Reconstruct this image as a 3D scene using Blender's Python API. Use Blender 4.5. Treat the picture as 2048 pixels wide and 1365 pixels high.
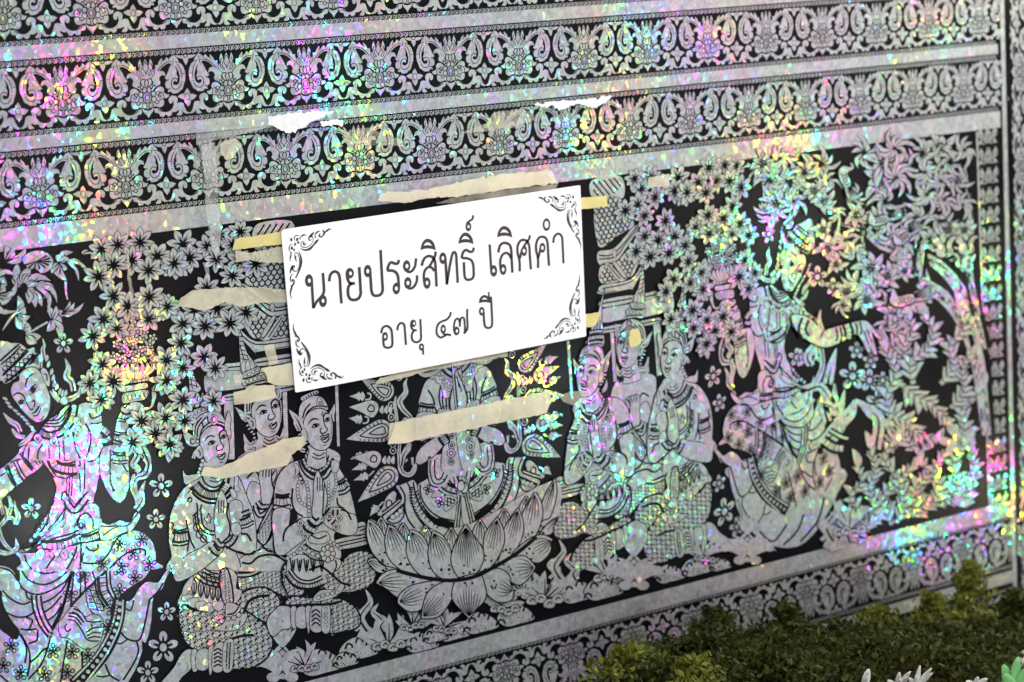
import bpy, math, random
import numpy as np
from mathutils import Vector, Matrix

S = bpy.context.scene
for _o in list(bpy.data.objects):
    bpy.data.objects.remove(_o)

# ------------------------------------------------------------------ camera
Z0 = 1.50                                    # height of the second ornament row above the floor
FPX = 3500.0                                 # focal length in photo pixels (2048 wide)
CPOS = np.array([-0.5679, -2.2324, 0.0280])
RVEC = np.array([0.1435, -0.4912, -0.1202])


def rodrigues(a):
    t = np.linalg.norm(a)
    k = a / t
    K = np.array([[0, -k[2], k[1]], [k[2], 0, -k[0]], [-k[1], k[0], 0]])
    return np.eye(3) + math.sin(t) * K + (1 - math.cos(t)) * K @ K


AX = np.array([[1, 0, 0], [0, 0, -1], [0, 1, 0]], float)
RC = rodrigues(RVEC) @ AX                    # rows: right, down, forward

cam_d = bpy.data.cameras.new('camera')
cam = bpy.data.objects.new('camera', cam_d)
S.collection.objects.link(cam)
S.camera = cam
cam_d.sensor_fit = 'HORIZONTAL'
cam_d.sensor_width = 36.0
cam_d.lens = FPX / 2048 * 36.0
cam_d.clip_start = 0.05
cam_d.clip_end = 200
m = Matrix([[RC[0][i], -RC[1][i], -RC[2][i], 0] for i in range(3)] + [[0, 0, 0, 1]])
m.translation = Vector((CPOS[0], CPOS[1], CPOS[2] + Z0))
cam.matrix_world = m
cam_d.dof.use_dof = True
cam_d.dof.focus_distance = 2.38
cam_d.dof.aperture_fstop = 2.8

# ------------------------------------------------------------------ world, lamps, exposure
world = bpy.data.worlds.new('World')
S.world = world
world.use_nodes = True
wn = world.node_tree.nodes
wl = world.node_tree.links
bg = wn['Background']
bg.inputs[0].default_value = (0.80, 0.86, 1.0, 1)
bg.inputs[1].default_value = 0.10
S.view_settings.view_transform = 'Standard'
S.view_settings.look = 'None'
S.view_settings.exposure = 0.0
S.view_settings.gamma = 1.0


def ray(u, v):
    d = np.array([(u - 1024) / FPX, (v - 682.5) / FPX, 1.0])
    return d @ RC


def back(u, v, y=0.0):
    """photo pixel -> point (x, z) of the coffin's front plane"""
    d = ray(u, v)
    t = (y - CPOS[1]) / d[1]
    p = CPOS + t * d
    return float(p[0]), float(p[2])


def lamp_at_mirror(name, u, v, dist, power, size, color, dx=0.0, dz=0.0):
    """a point light added where the foil's flat reflection of it falls near panel point (u, v)"""
    x, z = back(u, v)
    d = ray(u, v)
    d = d / np.linalg.norm(d)
    r = np.array([d[0], -d[1], d[2]])
    p = np.array([x, 0, z]) + r * dist
    L = bpy.data.lights.new(name, 'POINT')
    L.energy = power
    L.shadow_soft_size = size
    L.color = color
    o = bpy.data.objects.new(name, L)
    o.location = (p[0] + dx, p[1], p[2] + dz + Z0)
    S.collection.objects.link(o)
    return o


def area(name, loc, target, power, sx, sy, color):
    L = bpy.data.lights.new(name, 'AREA')
    L.shape = 'RECTANGLE'
    L.size = sx
    L.size_y = sy
    L.energy = power
    L.color = color
    o = bpy.data.objects.new(name, L)
    o.location = loc
    o.rotation_euler = (Vector(target) - Vector(loc)).to_track_quat('-Z', 'Y').to_euler()
    S.collection.objects.link(o)
    return o

area('key_area_light', (0.55, -1.2, Z0 + 1.12), (0.65, 0, Z0 - 0.10), 29, 1.7, 0.5, (0.97, 0.98, 1.0))  # added soft key light from above and in front, an unseen source


def area_at_mirror(name, u, v, dist, power, sx, sy, color):
    x, z = back(u, v)
    d = ray(u, v)
    d = d / np.linalg.norm(d)
    p = np.array([x, 0, z]) + np.array([d[0], -d[1], d[2]]) * dist
    return area(name, (p[0], p[1], p[2] + Z0), (x, 0, z + Z0), power, sx, sy, color)


area_at_mirror('haze_area_light', 1620, 640, 3.0, 2.2, 0.4, 0.8, (1.0, 0.97, 0.92))  # added area light whose reflection lays a haze on the right side
area('right_fill_light', (3.4, -1.1, Z0 + 0.9), (1.5, 0, Z0 - 0.2), 84, 1.0, 1.2, (1.0, 0.96, 0.90))  # added warm fill light, brightens the foil towards the right end
# added point lights, each placed to set off a sparkle cluster in the foil
for _i, (_u, _v, _d, _p, _c) in enumerate((
        (165, 900, 1.3, 4.4, (1.0, 0.98, 0.85)), (110, 1040, 1.3, 5.0, (0.95, 1.0, 1.0)), (90, 1290, 1.2, 0.6, (0.75, 0.65, 1.0)), (140, 170, 1.3, 1.8, (1.0, 0.9, 0.6)), (640, 150, 1.3, 1.8, (0.6, 1.0, 0.8)), (90, 440, 1.2, 1.4, (1.0, 0.65, 0.75)),
        (700, 320, 1.2, 0.5, (0.75, 0.8, 1.0)), (1095, 790, 1.2, 3.2, (0.85, 0.95, 1.0)), (1545, 470, 1.3, 2.2, (1.0, 1.0, 0.8)), (1975, 960, 1.3, 3.6, (1.0, 0.85, 0.5)),
        (1965, 560, 1.3, 1.9, (1.0, 0.9, 0.6)), (1580, 280, 1.3, 1.2, (1.0, 0.7, 0.5)), (1270, 60, 1.2, 0.5, (0.8, 0.7, 1.0)), (1150, 280, 1.2, 1.2, (1.0, 0.5, 0.45)),
        (1270, 990, 1.2, 0.5, (0.85, 1.0, 0.6)), (1800, 1070, 1.3, 1.0, (0.75, 0.75, 1.0)), (250, 1090, 1.2, 1.2, (0.8, 0.8, 1.0)), (250, 720, 1.2, 0.9, (1.0, 0.7, 0.6)))):
    lamp_at_mirror('sparkle_light', _u, _v, _d, _p * 1.45, 0.042, _c)
# added coloured lights close to the foil, tinting patches of it
for _u, _v, _d, _p, _c in ((1300, 1235, .42, .22, (1.0, 0.35, 0.42)), (1190, 1190, .40, .08, (1.0, 0.75, 0.3)), (1420, 80, .45, .16, (0.7, 0.55, 1.0)), (1890, 70, .5, .20, (1.0, 0.7, 0.4)), (1040, 130, .45, .10, (0.7, 1.0, 0.5)), (1480, 1180, .42, .08, (0.6, 1.0, 0.5))):
    lamp_at_mirror('tint_light', _u, _v, _d, _p, 0.03, _c)


# ------------------------------------------------------------------ materials
def new_mat(name):
    mt = bpy.data.materials.new(name)
    mt.use_nodes = True
    nt = mt.node_tree
    for n in list(nt.nodes):
        nt.nodes.remove(n)
    return mt, nt


class NT:
    def __init__(s, nt):
        s.nt = nt

    def n(s, typ, **kw):
        nd = s.nt.nodes.new(typ)
        for k, v in kw.items():
            if k.startswith('i_'):
                nd.inputs[int(k[2:])].default_value = v
            else:
                setattr(nd, k, v)
        return nd

    def l(s, a, b):
        s.nt.links.new(a, b)

    def math(s, op, a, b=None, c=None):
        nd = s.nt.nodes.new('ShaderNodeMath')
        nd.operation = op
        for i, v in enumerate((a, b, c)):
            if v is None:
                continue
            if isinstance(v, (int, float)):
                nd.inputs[i].default_value = v
            else:
                s.l(v, nd.inputs[i])
        return nd.outputs[0]

    def vmath(s, op, a, b=None, scale=None):
        nd = s.nt.nodes.new('ShaderNodeVectorMath')
        nd.operation = op
        for i, v in enumerate((a, b)):
            if v is None:
                continue
            if isinstance(v, tuple):
                nd.inputs[i].default_value = v
            else:
                s.l(v, nd.inputs[i])
        if scale is not None:
            if isinstance(scale, (int, float)):
                nd.inputs['Scale'].default_value = scale
            else:
                s.l(scale, nd.inputs['Scale'])
        return nd.outputs[0]

    def mixc(s, f, a, b, blend='MIX'):
        nd = s.nt.nodes.new('ShaderNodeMix')
        nd.data_type = 'RGBA'
        nd.blend_type = blend
        for idx, v in ((0, f), (6, a), (7, b)):
            if isinstance(v, (int, float)):
                nd.inputs[idx].default_value = v
            elif isinstance(v, tuple):
                nd.inputs[idx].default_value = v
            else:
                s.l(v, nd.inputs[idx])
        return nd.outputs[2]

def foil_mat(name, c1, c2):
    """cracked-ice diffraction foil: facets of two overlaid cell patterns, each tilted its own way"""
    mt, nt = new_mat(name)
    g = NT(nt)
    out = g.n('ShaderNodeOutputMaterial')
    geo = g.n('ShaderNodeNewGeometry')
    pos = geo.outputs['Position']
    warp = g.n('ShaderNodeTexNoise')
    warp.inputs['Scale'].default_value = 30
    g.l(pos, warp.inputs['Vector'])
    cells = []
    for sc, met in ((1 / c1, 'EUCLIDEAN'), (1 / c2, 'MANHATTAN')):
        mp = g.n('ShaderNodeMapping')
        mp.inputs['Rotation'].default_value = (0, 0.35 if met == 'EUCLIDEAN' else -0.2, 0)
        mp.inputs['Scale'].default_value = (1.0, 0.0, 0.75)
        g.l(pos, mp.inputs['Vector'])
        v = g.n('ShaderNodeTexVoronoi')
        v.distance = met
        v.inputs['Scale'].default_value = sc
        g.l(mp.outputs[0], v.inputs['Vector'])
        cells.append(v.outputs['Color'])
    r = g.vmath('ADD', cells[0], cells[1])
    r = g.vmath('FRACTION', r)
    sep = g.n('ShaderNodeSeparateColor')
    g.l(r, sep.inputs[0])
    sep2 = g.n('ShaderNodeSeparateColor')
    g.l(cells[0], sep2.inputs[0])
    # facet tilt
    t = g.vmath('SUBTRACT', r, (0.5, 0.5, 0.5))
    t = g.vmath('MULTIPLY', t, (1.0, 0.0, 1.0))
    tl = g.n('ShaderNodeVectorMath', operation='LENGTH')
    g.l(t, tl.inputs[0])
    t = g.vmath('SCALE', t, scale=g.math('MULTIPLY', g.math('POWER', tl.outputs['Value'], 2.0), 0.58))
    nrm = g.vmath('NORMALIZE', g.vmath('ADD', geo.outputs['Normal'], t))
    # slow drift of the grating pitch gives the colour fields, each facet adds its own step
    nz = g.n('ShaderNodeTexNoise')
    nz.inputs['Scale'].default_value = 5.5
    nz.inputs['Detail'].default_value = 1.5
    g.l(pos, nz.inputs['Vector'])
    hue = g.math('ADD', g.math('MULTIPLY', nz.outputs['Fac'], 2.6), g.math('MULTIPLY', sep.outputs[1], 0.42))
    hue = g.math('FRACT', hue)
    hsv = g.n('ShaderNodeCombineColor')
    hsv.mode = 'HSV'
    g.l(hue, hsv.inputs[0])
    hsv.inputs[1].default_value = 0.99
    hsv.inputs[2].default_value = 1.0
    sat = g.math('POWER', sep.outputs[1], 0.6)
    flash = g.n('ShaderNodeBsdfGlossy')
    flash.inputs['Roughness'].default_value = 0.12
    g.l(hsv.outputs[0], flash.inputs['Color'])
    g.l(nrm, flash.inputs['Normal'])
    # silver body of the foil
    val = g.math('MULTIPLY_ADD', g.math('FRACT', g.math('MULTIPLY', sep.outputs[2], 3.7)), 0.20, 0.44)
    grey = g.n('ShaderNodeCombineColor')
    g.l(val, grey.inputs[0]); g.l(val, grey.inputs[1]); g.l(val, grey.inputs[2])
    tint = g.mixc(0.015, g.mixc(1.0, grey.outputs[0], (0.97, 0.965, 1.0, 1), 'MULTIPLY'), hsv.outputs[0])
    body = g.n('ShaderNodeBsdfPrincipled')
    body.inputs['Metallic'].default_value = 0.55
    body.inputs['Roughness'].default_value = 0.48
    g.l(tint, body.inputs['Base Color'])
    nb = g.vmath('NORMALIZE', g.vmath('ADD', geo.outputs['Normal'], g.vmath('SCALE', t, scale=0.6)))
    g.l(nb, body.inputs['Normal'])
    mx = g.n('ShaderNodeMixShader')
    mx.inputs[0].default_value = 0.27
    g.l(body.outputs[0], mx.inputs[1])
    g.l(flash.outputs[0], mx.inputs[2])
    g.l(mx.outputs[0], out.inputs[0])
    return mt


def simple_mat(name, col, rough=0.6, spec=0.3, noise=0.0, nscale=40.0, bump=0.0, alpha=None, trans=0.0):
    mt, nt = new_mat(name)
    g = NT(nt)
    out = g.n('ShaderNodeOutputMaterial')
    b = g.n('ShaderNodeBsdfPrincipled')
    b.inputs['Roughness'].default_value = rough
    b.inputs['Specular IOR Level'].default_value = spec
    geo = g.n('ShaderNodeNewGeometry')
    nz = g.n('ShaderNodeTexNoise')
    nz.inputs['Scale'].default_value = nscale
    nz.inputs['Detail'].default_value = 5
    g.l(geo.outputs['Position'], nz.inputs['Vector'])
    dark = tuple(c * (1 - noise) for c in col) + (1,)
    lite = tuple(min(1, c * (1 + noise)) for c in col) + (1,)
    g.l(g.mixc(nz.outputs['Fac'], dark, lite), b.inputs['Base Color'])
    if bump:
        bp = g.n('ShaderNodeBump')
        bp.inputs['Strength'].default_value = bump
        bp.inputs['Distance'].default_value = 0.002
        g.l(nz.outputs['Fac'], bp.inputs['Height'])
        g.l(bp.outputs[0], b.inputs['Normal'])
    sh = b.outputs[0]
    if alpha is not None:
        tr = g.n('ShaderNodeBsdfTransparent')
        mx = g.n('ShaderNodeMixShader')
        if isinstance(alpha, tuple):
            mr = g.n('ShaderNodeMapRange')
            nz2 = g.n('ShaderNodeTexNoise')
            nz2.inputs['Scale'].default_value = nscale * 0.45
            nz2.inputs['Detail'].default_value = 6
            nz2.inputs['Roughness'].default_value = 0.65
            g.l(geo.outputs['Position'], nz2.inputs['Vector'])
            g.l(nz2.outputs['Fac'], mr.inputs[0])
            mr.inputs[1].default_value = 0.35
            mr.inputs[2].default_value = 0.65
            mr.inputs[3].default_value = alpha[0]
            mr.inputs[4].default_value = alpha[1]
            g.l(mr.outputs[0], mx.inputs[0])
        else:
            mx.inputs[0].default_value = alpha
        g.l(tr.outputs[0], mx.inputs[1])
        g.l(sh, mx.inputs[2])
        sh = mx.outputs[0]
    g.l(sh, out.inputs[0])
    return mt


M_FOIL = foil_mat('holographic_foil', 0.0062, 0.0098)
M_STRIP = foil_mat('holographic_strip_foil', 0.0068, 0.0108)


def ink_mat():
    """black gloss film with dust, fine scratches and hand smears"""
    mt, nt = new_mat('black_laminate')
    g = NT(nt)
    out = g.n('ShaderNodeOutputMaterial')
    b = g.n('ShaderNodeBsdfPrincipled')
    geo = g.n('ShaderNodeNewGeometry')
    sm = g.n('ShaderNodeTexNoise'); sm.inputs['Scale'].default_value = 7; sm.inputs['Detail'].default_value = 6
    g.l(geo.outputs['Position'], sm.inputs['Vector'])
    mp = g.n('ShaderNodeMapping'); mp.inputs['Rotation'].default_value = (0, 0.5, 0); mp.inputs['Scale'].default_value = (9, 1, 420)
    g.l(geo.outputs['Position'], mp.inputs['Vector'])
    sc = g.n('ShaderNodeTexNoise'); sc.inputs['Scale'].default_value = 1.0; sc.inputs['Detail'].default_value = 2
    g.l(mp.outputs[0], sc.inputs['Vector'])
    du = g.n('ShaderNodeTexNoise'); du.inputs['Scale'].default_value = 900; du.inputs['Detail'].default_value = 1
    g.l(geo.outputs['Position'], du.inputs['Vector'])
    scr = g.n('ShaderNodeMapRange'); g.l(sc.outputs['Fac'], scr.inputs[0]); scr.inputs[1].default_value = .70; scr.inputs[2].default_value = .80; scr.inputs[3].default_value = 0; scr.inputs[4].default_value = .6
    dst = g.n('ShaderNodeMapRange'); g.l(du.outputs['Fac'], dst.inputs[0]); dst.inputs[1].default_value = .66; dst.inputs[2].default_value = .80; dst.inputs[3].default_value = 0; dst.inputs[4].default_value = .7
    fac = g.math('MULTIPLY', g.math('MAXIMUM', scr.outputs[0], dst.outputs[0]), g.math('MULTIPLY', sm.outputs['Fac'], 1.0))
    g.l(g.mixc(fac, (0.0035, 0.0038, 0.0058, 1), (0.035, 0.035, 0.04, 1)), b.inputs['Base Color'])
    g.l(g.math('MULTIPLY_ADD', sm.outputs['Fac'], 0.30, 0.14), b.inputs['Roughness'])
    b.inputs['Specular IOR Level'].default_value = 0.15
    g.l(b.outputs[0], out.inputs[0])
    return mt


M_INK = ink_mat()
M_WHITE = simple_mat('white_plastic_sheet', (0.90, 0.90, 0.91), rough=0.35, spec=0.4, noise=0.02, nscale=9)
M_TEXT = simple_mat('dark_brown_print', (0.050, 0.038, 0.042), rough=0.5, noise=0.1)
M_LEAFINK = M_TEXT


# ------------------------------------------------------------------ scene helpers
COL = S.collection
EPS = 0.000008


def empty(name, loc=(0, 0, 0), parent=None):
    o = bpy.data.objects.new(name, None)
    o.empty_display_size = 0.05
    o.location = loc
    COL.objects.link(o)
    if parent:
        o.parent = parent
    return o


def tag(o, label=None, cat=None, group=None, kind=None):
    for k, v in (('label', label), ('category', cat), ('group', group), ('kind', kind)):
        if v:
            o[k] = v
    return o


def link_mesh(name, me, parent=None, loc=(0, 0, 0)):
    o = bpy.data.objects.new(name, me)
    o.location = loc
    COL.objects.link(o)
    if parent:
        o.parent = parent
    return o


def crop(x0, y0, w):
    s = w / 2048.0
    return lambda p: (x0 + p[0] * s, y0 + p[1] * s)


def spline(pts, closed=False, n=5):
    """Catmull-Rom through pts; a third element on a point makes it a sharp corner"""
    P = [np.array(p[:2], float) for p in pts]
    C = [len(p) > 2 for p in pts]
    N = len(P)
    out = []
    segs = N if closed else N - 1
    for i in range(segs):
        a, b = i, (i + 1) % N
        p1, p2 = P[a], P[b]
        p0 = p1 if (C[a] or (not closed and a == 0)) else P[a - 1]
        p3 = p2 if (C[b] or (not closed and b == N - 1)) else P[(b + 1) % N]
        for k in range(n):
            t = k / n
            q = 0.5 * ((2 * p1) + (-p0 + p2) * t + (2 * p0 - 5 * p1 + 4 * p2 - p3) * t * t + (-p0 + 3 * p1 - 3 * p2 + p3) * t ** 3)
            out.append(q)
    if not closed:
        out.append(P[-1])
    return out


def ribbon(path, w):
    """two-sided offset of a polyline; w = number or list of widths spread along it"""
    P = np.array(path)
    n = len(P)
    T = np.gradient(P, axis=0)
    L = np.linalg.norm(T, axis=1)
    L[L < 1e-9] = 1e-9
    T = T / L[:, None]
    N = np.stack([-T[:, 1], T[:, 0]], 1)
    if isinstance(w, (int, float)):
        W = np.full(n, float(w))
    else:
        W = np.interp(np.linspace(0, 1, n), np.linspace(0, 1, len(w)), w)
    return P + N * W[:, None] / 2, P - N * W[:, None] / 2


class Pic:
    """one flat printed piece: fills and strokes in photo-crop units, laid on the panel in thin coats"""

    def __init__(s, frame, mats, lev=0, flip=False, y0=0.0):
        s.f = frame
        s.y0 = y0
        s.mats = mats
        s.v = []
        s.faces = []
        s.mi = []
        s.k = lev
        s.flip = flip
        s.lines_open = False

    def _poly(s, pts, mi, k):
        q = []
        for p in pts:
            u = s.f(p)
            x, z = back(u[0], u[1], s.y0 - (0.0004 + EPS * k)) if not s.flip else u
            q.append((x, z))
        a = 0.0
        for i in range(len(q)):
            x1, z1 = q[i]
            x2, z2 = q[(i + 1) % len(q)]
            a += x1 * z2 - x2 * z1
        if a < 0:
            q = q[::-1]
        b = len(s.v)
        y = s.y0 - (0.0004 + EPS * k)
        s.v += [(x, y, z) for x, z in q]
        s.faces.append(tuple(range(b, b + len(q))))
        s.mi.append(mi)

    def fill(s, pts, mi=0, smooth=True, n=4, same=False):
        if not same or s.lines_open:
            s.k += 1
        s.lines_open = False
        pp = spline(pts, True, n) if smooth else [np.array(p[:2], float) for p in pts]
        s._poly(pp, mi, s.k)
        return s

    def line(s, pts, w, mi=1, smooth=True, n=4, closed=False, cut=False):
        if not s.lines_open:
            s.k += 1
            s.lines_open = True
        pp = spline(pts, closed, n) if smooth else [np.array(p[:2], float) for p in pts]
        if closed:
            pp = pp + [pp[0]]
        A, B = ribbon(pp, w)
        for i in range(len(pp) - 1):
            if cut and (min(pp[i][1], pp[i + 1][1]) > 1372 or max(pp[i][1], pp[i + 1][1]) < -12 or max(pp[i][0], pp[i + 1][0]) < -12):
                continue
            s._poly([A[i], A[i + 1], B[i + 1], B[i]], mi, s.k)
        return s

    def ell(s, c, rx, ry, mi=0, rot=0.0, n=14, same=False):
        ca, sa = math.cos(rot), math.sin(rot)
        pts = []
        for i in range(n):
            t = 2 * math.pi * i / n
            x, y = rx * math.cos(t), ry * math.sin(t)
            pts.append((c[0] + x * ca - y * sa, c[1] + x * sa + y * ca))
        return s.fill(pts, mi, smooth=False, same=same)

    def oval(s, c, rx, ry, w=3, mi=1, rot=0.0, n=14):
        ca, sa = math.cos(rot), math.sin(rot)
        pts = []
        for i in range(n):
            t = 2 * math.pi * i / n
            x, y = rx * math.cos(t), ry * math.sin(t)
            pts.append((c[0] + x * ca - y * sa, c[1] + x * sa + y * ca))
        return s.line(pts, w, mi, smooth=False, closed=True)

    def leaf(s, p0, p1, w, bend=0.0, mi=0, peak=0.5, same=True, n=7):
        """pointed leaf from p0 (base) to p1 (tip)"""
        a, b = np.array(p0, float), np.array(p1, float)
        d = b - a
        nn = np.array([-d[1], d[0]]) * bend
        L, R = [], []
        for i in range(n + 1):
            t = i / n
            c = a + d * t + nn * (4 * t * (1 - t))
            tt = t ** (math.log(0.5) / math.log(peak))
            ww = w * math.sin(math.pi * tt) ** 0.8 if 0 < t < 1 else 0
            pd = np.array([-d[1], d[0]]) / (np.linalg.norm(d) + 1e-9)
            L.append(c + pd * ww / 2)
            R.append(c - pd * ww / 2)
        pts = L + R[-2:0:-1]
        return s.fill(pts, mi, smooth=False, same=same)

    def mesh(s, name):
        me = bpy.data.meshes.new(name)
        me.from_pydata(s.v, [], s.faces)
        for mm in s.mats:
            me.materials.append(mm)
        me.polygons.foreach_set('material_index', s.mi)
        me.update()
        return me

    def build(s, name, parent=None):
        return link_mesh(name, s.mesh(name), parent)


FI = [M_FOIL, M_INK]


def box_mesh(name, x0, x1, y0, y1, z0, z1, mat, bev=0.0):
    v = [(x, y, z) for x in (x0, x1) for y in (y0, y1) for z in (z0, z1)]
    f = [(0, 1, 3, 2), (4, 6, 7, 5), (0, 4, 5, 1), (2, 3, 7, 6), (0, 2, 6, 4), (1, 5, 7, 3)]
    me = bpy.data.meshes.new(name)
    me.from_pydata(v, [], f)
    me.materials.append(mat)
    return me


# ------------------------------------------------------------------ the coffin: board, strips, ornament rows
coffin = tag(empty('coffin', (0, 0, Z0)), 'black coffin covered in silver holographic foil with printed ornament rows and figures', 'coffin')

X_L, X_R = -0.75, 1.95
board = link_mesh('front_board', box_mesh('front_board', X_L, X_R, 0.0, 0.018, -1.30, 0.30, M_INK), coffin)
link_mesh('coffin_body', box_mesh('coffin_body', X_L, X_R, 0.0185, 0.60, -1.30, 0.29, M_INK), coffin)

_A = crop(170, 260, 320)
_CU = _A((1620, 615))
_C0 = back(*_CU)


def unit_frame(mx=1, mz=1, cx=0.0):
    def f(p):
        u = _A(p)
        x, z = back(u[0], u[1])
        zl = z - _C0[1]
        return (mx * (x - _C0[0] - cx - 0.052 * zl) + 0.052 * zl, mz * zl)
    return f


class BPic(Pic):
    def line(s, pts, w, mi=1, **kw):
        if mi == 1:
            w = [x * 1.35 for x in w] if isinstance(w, list) else w * 1.35
        return Pic.line(s, pts, w, mi, **kw)


def both(draw, mats=FI, lev=2):
    P = BPic(unit_frame(1), mats, lev, flip=True)
    draw(P)
    P.f = unit_frame(-1)
    P.k = lev + 0.5
    draw(P)
    return P


def d_rosette_body(P):
    P.fill([(1594, 132, 1), (1572, 185), (1562, 240), (1549, 200), (1528, 140, 1), (1508, 200), (1516, 262), (1500, 300, 1), (1482, 278, 1), (1488, 330),
            (1470, 345), (1452, 380), (1470, 430), (1440, 440), (1445, 480), (1490, 500), (1530, 520), (1560, 560), (1622, 570), (1606, 300), (1598, 180)], n=3)
    P.fill([(1540, 560), (1480, 515), (1430, 515), (1405, 550), (1410, 590), (1380, 620), (1345, 630, 1), (1370, 665), (1425, 668), (1420, 710), (1440, 755), (1490, 770), (1540, 745), (1600, 750), (1625, 745), (1625, 560)], n=3)
    P.fill([(1555, 752), (1575, 800), (1610, 832), (1636, 872, 1), (1640, 800), (1626, 780), (1590, 775)], n=3)


def d_rosette_lines(P):
    L = P.line
    L([(1592, 165), (1565, 230), (1570, 270), (1595, 300), (1600, 330)], 7)
    L([(1555, 245), (1540, 290), (1560, 320), (1575, 350)], 7)
    L([(1530, 200), (1520, 270), (1530, 330), (1560, 350)], 7)
    L([(1490, 300), (1500, 340), (1530, 370), (1545, 400)], 7)
    L([(1600, 395), (1560, 390), (1540, 420), (1550, 460), (1585, 490)], 9)
    L([(1600, 390), (1585, 420), (1590, 460), (1610, 490)], 9)
    L([(1545, 410), (1530, 440), (1545, 480)], 8)
    L([(1505, 500), (1515, 480), (1535, 490), (1545, 515), (1575, 510)], 11)
    # ring of round petals
    for c, rx, ry in (((1585, 525), 28, 36), ((1540, 582), 28, 34), ((1542, 652), 30, 36), ((1588, 722), 28, 38), ((1480, 590), 22, 26)):
        P.oval(c, rx, ry, 8)
    P.ell((1620, 615), 58, 74, 1)
    P.ell((1620, 615), 46, 62, 0)
    P.oval((1620, 615), 34, 48, 5)
    P.oval((1620, 615), 23, 34, 6)
    L([(1478, 672), (1425, 668), (1415, 630), (1430, 590), (1465, 585), (1485, 612), (1475, 640), (1455, 640), (1450, 618)], 8)
    L([(1540, 690), (1510, 715), (1485, 700), (1487, 678), (1508, 678)], 8)
    L([(1430, 760), (1480, 772), (1540, 745)], 9)


def d_spiral(P):
    f0 = P.f
    P.f = lambda p: f0((1246 + (p[0] - 1232) * 0.92, p[1]))
    P.fill([(1158, 246, 1), (1172, 208), (1196, 176), (1212, 164), (1206, 215), (1184, 238)], n=3)
    P.fill([(1212, 150, 1), (1224, 232), (1264, 262), (1302, 312), (1338, 375), (1376, 420, 1), (1352, 450), (1376, 480), (1374, 535), (1345, 560), (1352, 600, 1), (1310, 598),
            (1290, 628), (1215, 630), (1190, 612), (1150, 592), (1120, 530), (1100, 490), (1088, 425), (1094, 352), (1118, 290), (1158, 254), (1200, 240)], n=3)
    P.fill([(1222, 280, 1), (1190, 330), (1168, 420), (1182, 500), (1222, 530), (1262, 518), (1268, 490), (1240, 476), (1222, 492), (1205, 470), (1198, 430), (1210, 390), (1202, 350)], 1, n=3)
    L = P.line
    L([(1200, 250), (1155, 320), (1138, 400), (1142, 470)], [3, 8, 8, 4])
    L([(1160, 520), (1190, 565), (1235, 582), (1275, 568), (1296, 520), (1288, 470), (1255, 440), (1220, 448), (1198, 475)], 8)
    L([(1225, 180), (1235, 240), (1258, 300)], [2, 8, 3])
    L([(1376, 425), (1345, 450), (1320, 440)], 9)
    L([(1365, 555), (1330, 565), (1310, 558)], 8)
    L([(1095, 405), (1125, 405)], 7)
    P.ell((1150, 500), 9, 9, 1, same=True)
    P.ell((1296, 515), 9, 9, 1, same=True)
    P.f = f0


def d_arch(P):
    P.fill([(1222, 152, 1), (1262, 160), (1296, 186), (1326, 160, 1), (1352, 190), (1378, 200), (1384, 160, 1), (1422, 196), (1446, 238), (1476, 232, 1), (1484, 290), (1490, 345, 1),
            (1440, 318), (1380, 268), (1310, 240), (1255, 258), (1235, 220)], n=3)
    P.fill([(1365, 395, 1), (1372, 345), (1410, 318), (1455, 328), (1492, 362), (1490, 420), (1455, 440), (1440, 395), (1405, 372)], n=3)
    P.line([(1250, 236), (1310, 222), (1380, 248), (1440, 295), (1478, 345)], [3, 8, 8, 5])
    P.line([(1290, 170), (1305, 205)], 6)
    P.line([(1385, 185), (1395, 225)], 6)


def d_tail(P):
    P.fill([(1552, 770), (1545, 820), (1500, 840), (1490, 880), (1445, 892, 1), (1420, 868), (1385, 902), (1345, 885), (1335, 858), (1290, 862), (1262, 850), (1245, 862), (1285, 905, 1), (1240, 918), (1212, 905),
            (1205, 858), (1192, 892), (1150, 916), (1112, 910, 1), (1150, 888), (1172, 830), (1188, 770), (1235, 755), (1262, 762), (1248, 705), (1270, 668), (1320, 652), (1358, 680),
            (1362, 722), (1345, 748), (1320, 738), (1312, 705), (1306, 750), (1330, 800), (1390, 830), (1455, 815), (1500, 778)], n=3)
    P.line([(1316, 705), (1308, 755), (1335, 808), (1395, 836), (1460, 820), (1510, 785)], [5, 10, 10, 8])
    P.line([(1330, 770), (1365, 800), (1420, 806), (1480, 780)], 7)


def d_quatre(P):
    f = P.fill
    f([(1095, 596, 1), (1125, 645), (1128, 680), (1068, 680), (1065, 640)], n=3)
    f([(1218, 688, 1), (1165, 668), (1122, 680), (1122, 735), (1170, 738)], n=3, same=True)
    f([(1106, 832, 1), (1140, 780), (1130, 730), (1066, 732), (1062, 775)], n=3, same=True)
    f([(972, 706, 1), (1030, 740), (1072, 735), (1070, 680), (1025, 672)], n=3, same=True)
    P.ell((1096, 706), 36, 46, 1)
    P.ell((1096, 706), 28, 38, 0)


def d_topflower(P):
    f = P.fill
    f([(930, 186, 1), (1000, 184), (1040, 184), (1048, 215), (1010, 222), (965, 210)], n=3)
    f([(1205, 168, 1), (1140, 172), (1100, 180), (1092, 212), (1135, 215), (1175, 196)], n=3, same=True)
    f([(1076, 305, 1), (1050, 262), (1036, 222), (1070, 208), (1102, 220), (1098, 262)], n=3, same=True)
    P.ell((1070, 188), 26, 22, 1)
    P.ell((1070, 186), 19, 15, 0)


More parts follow.
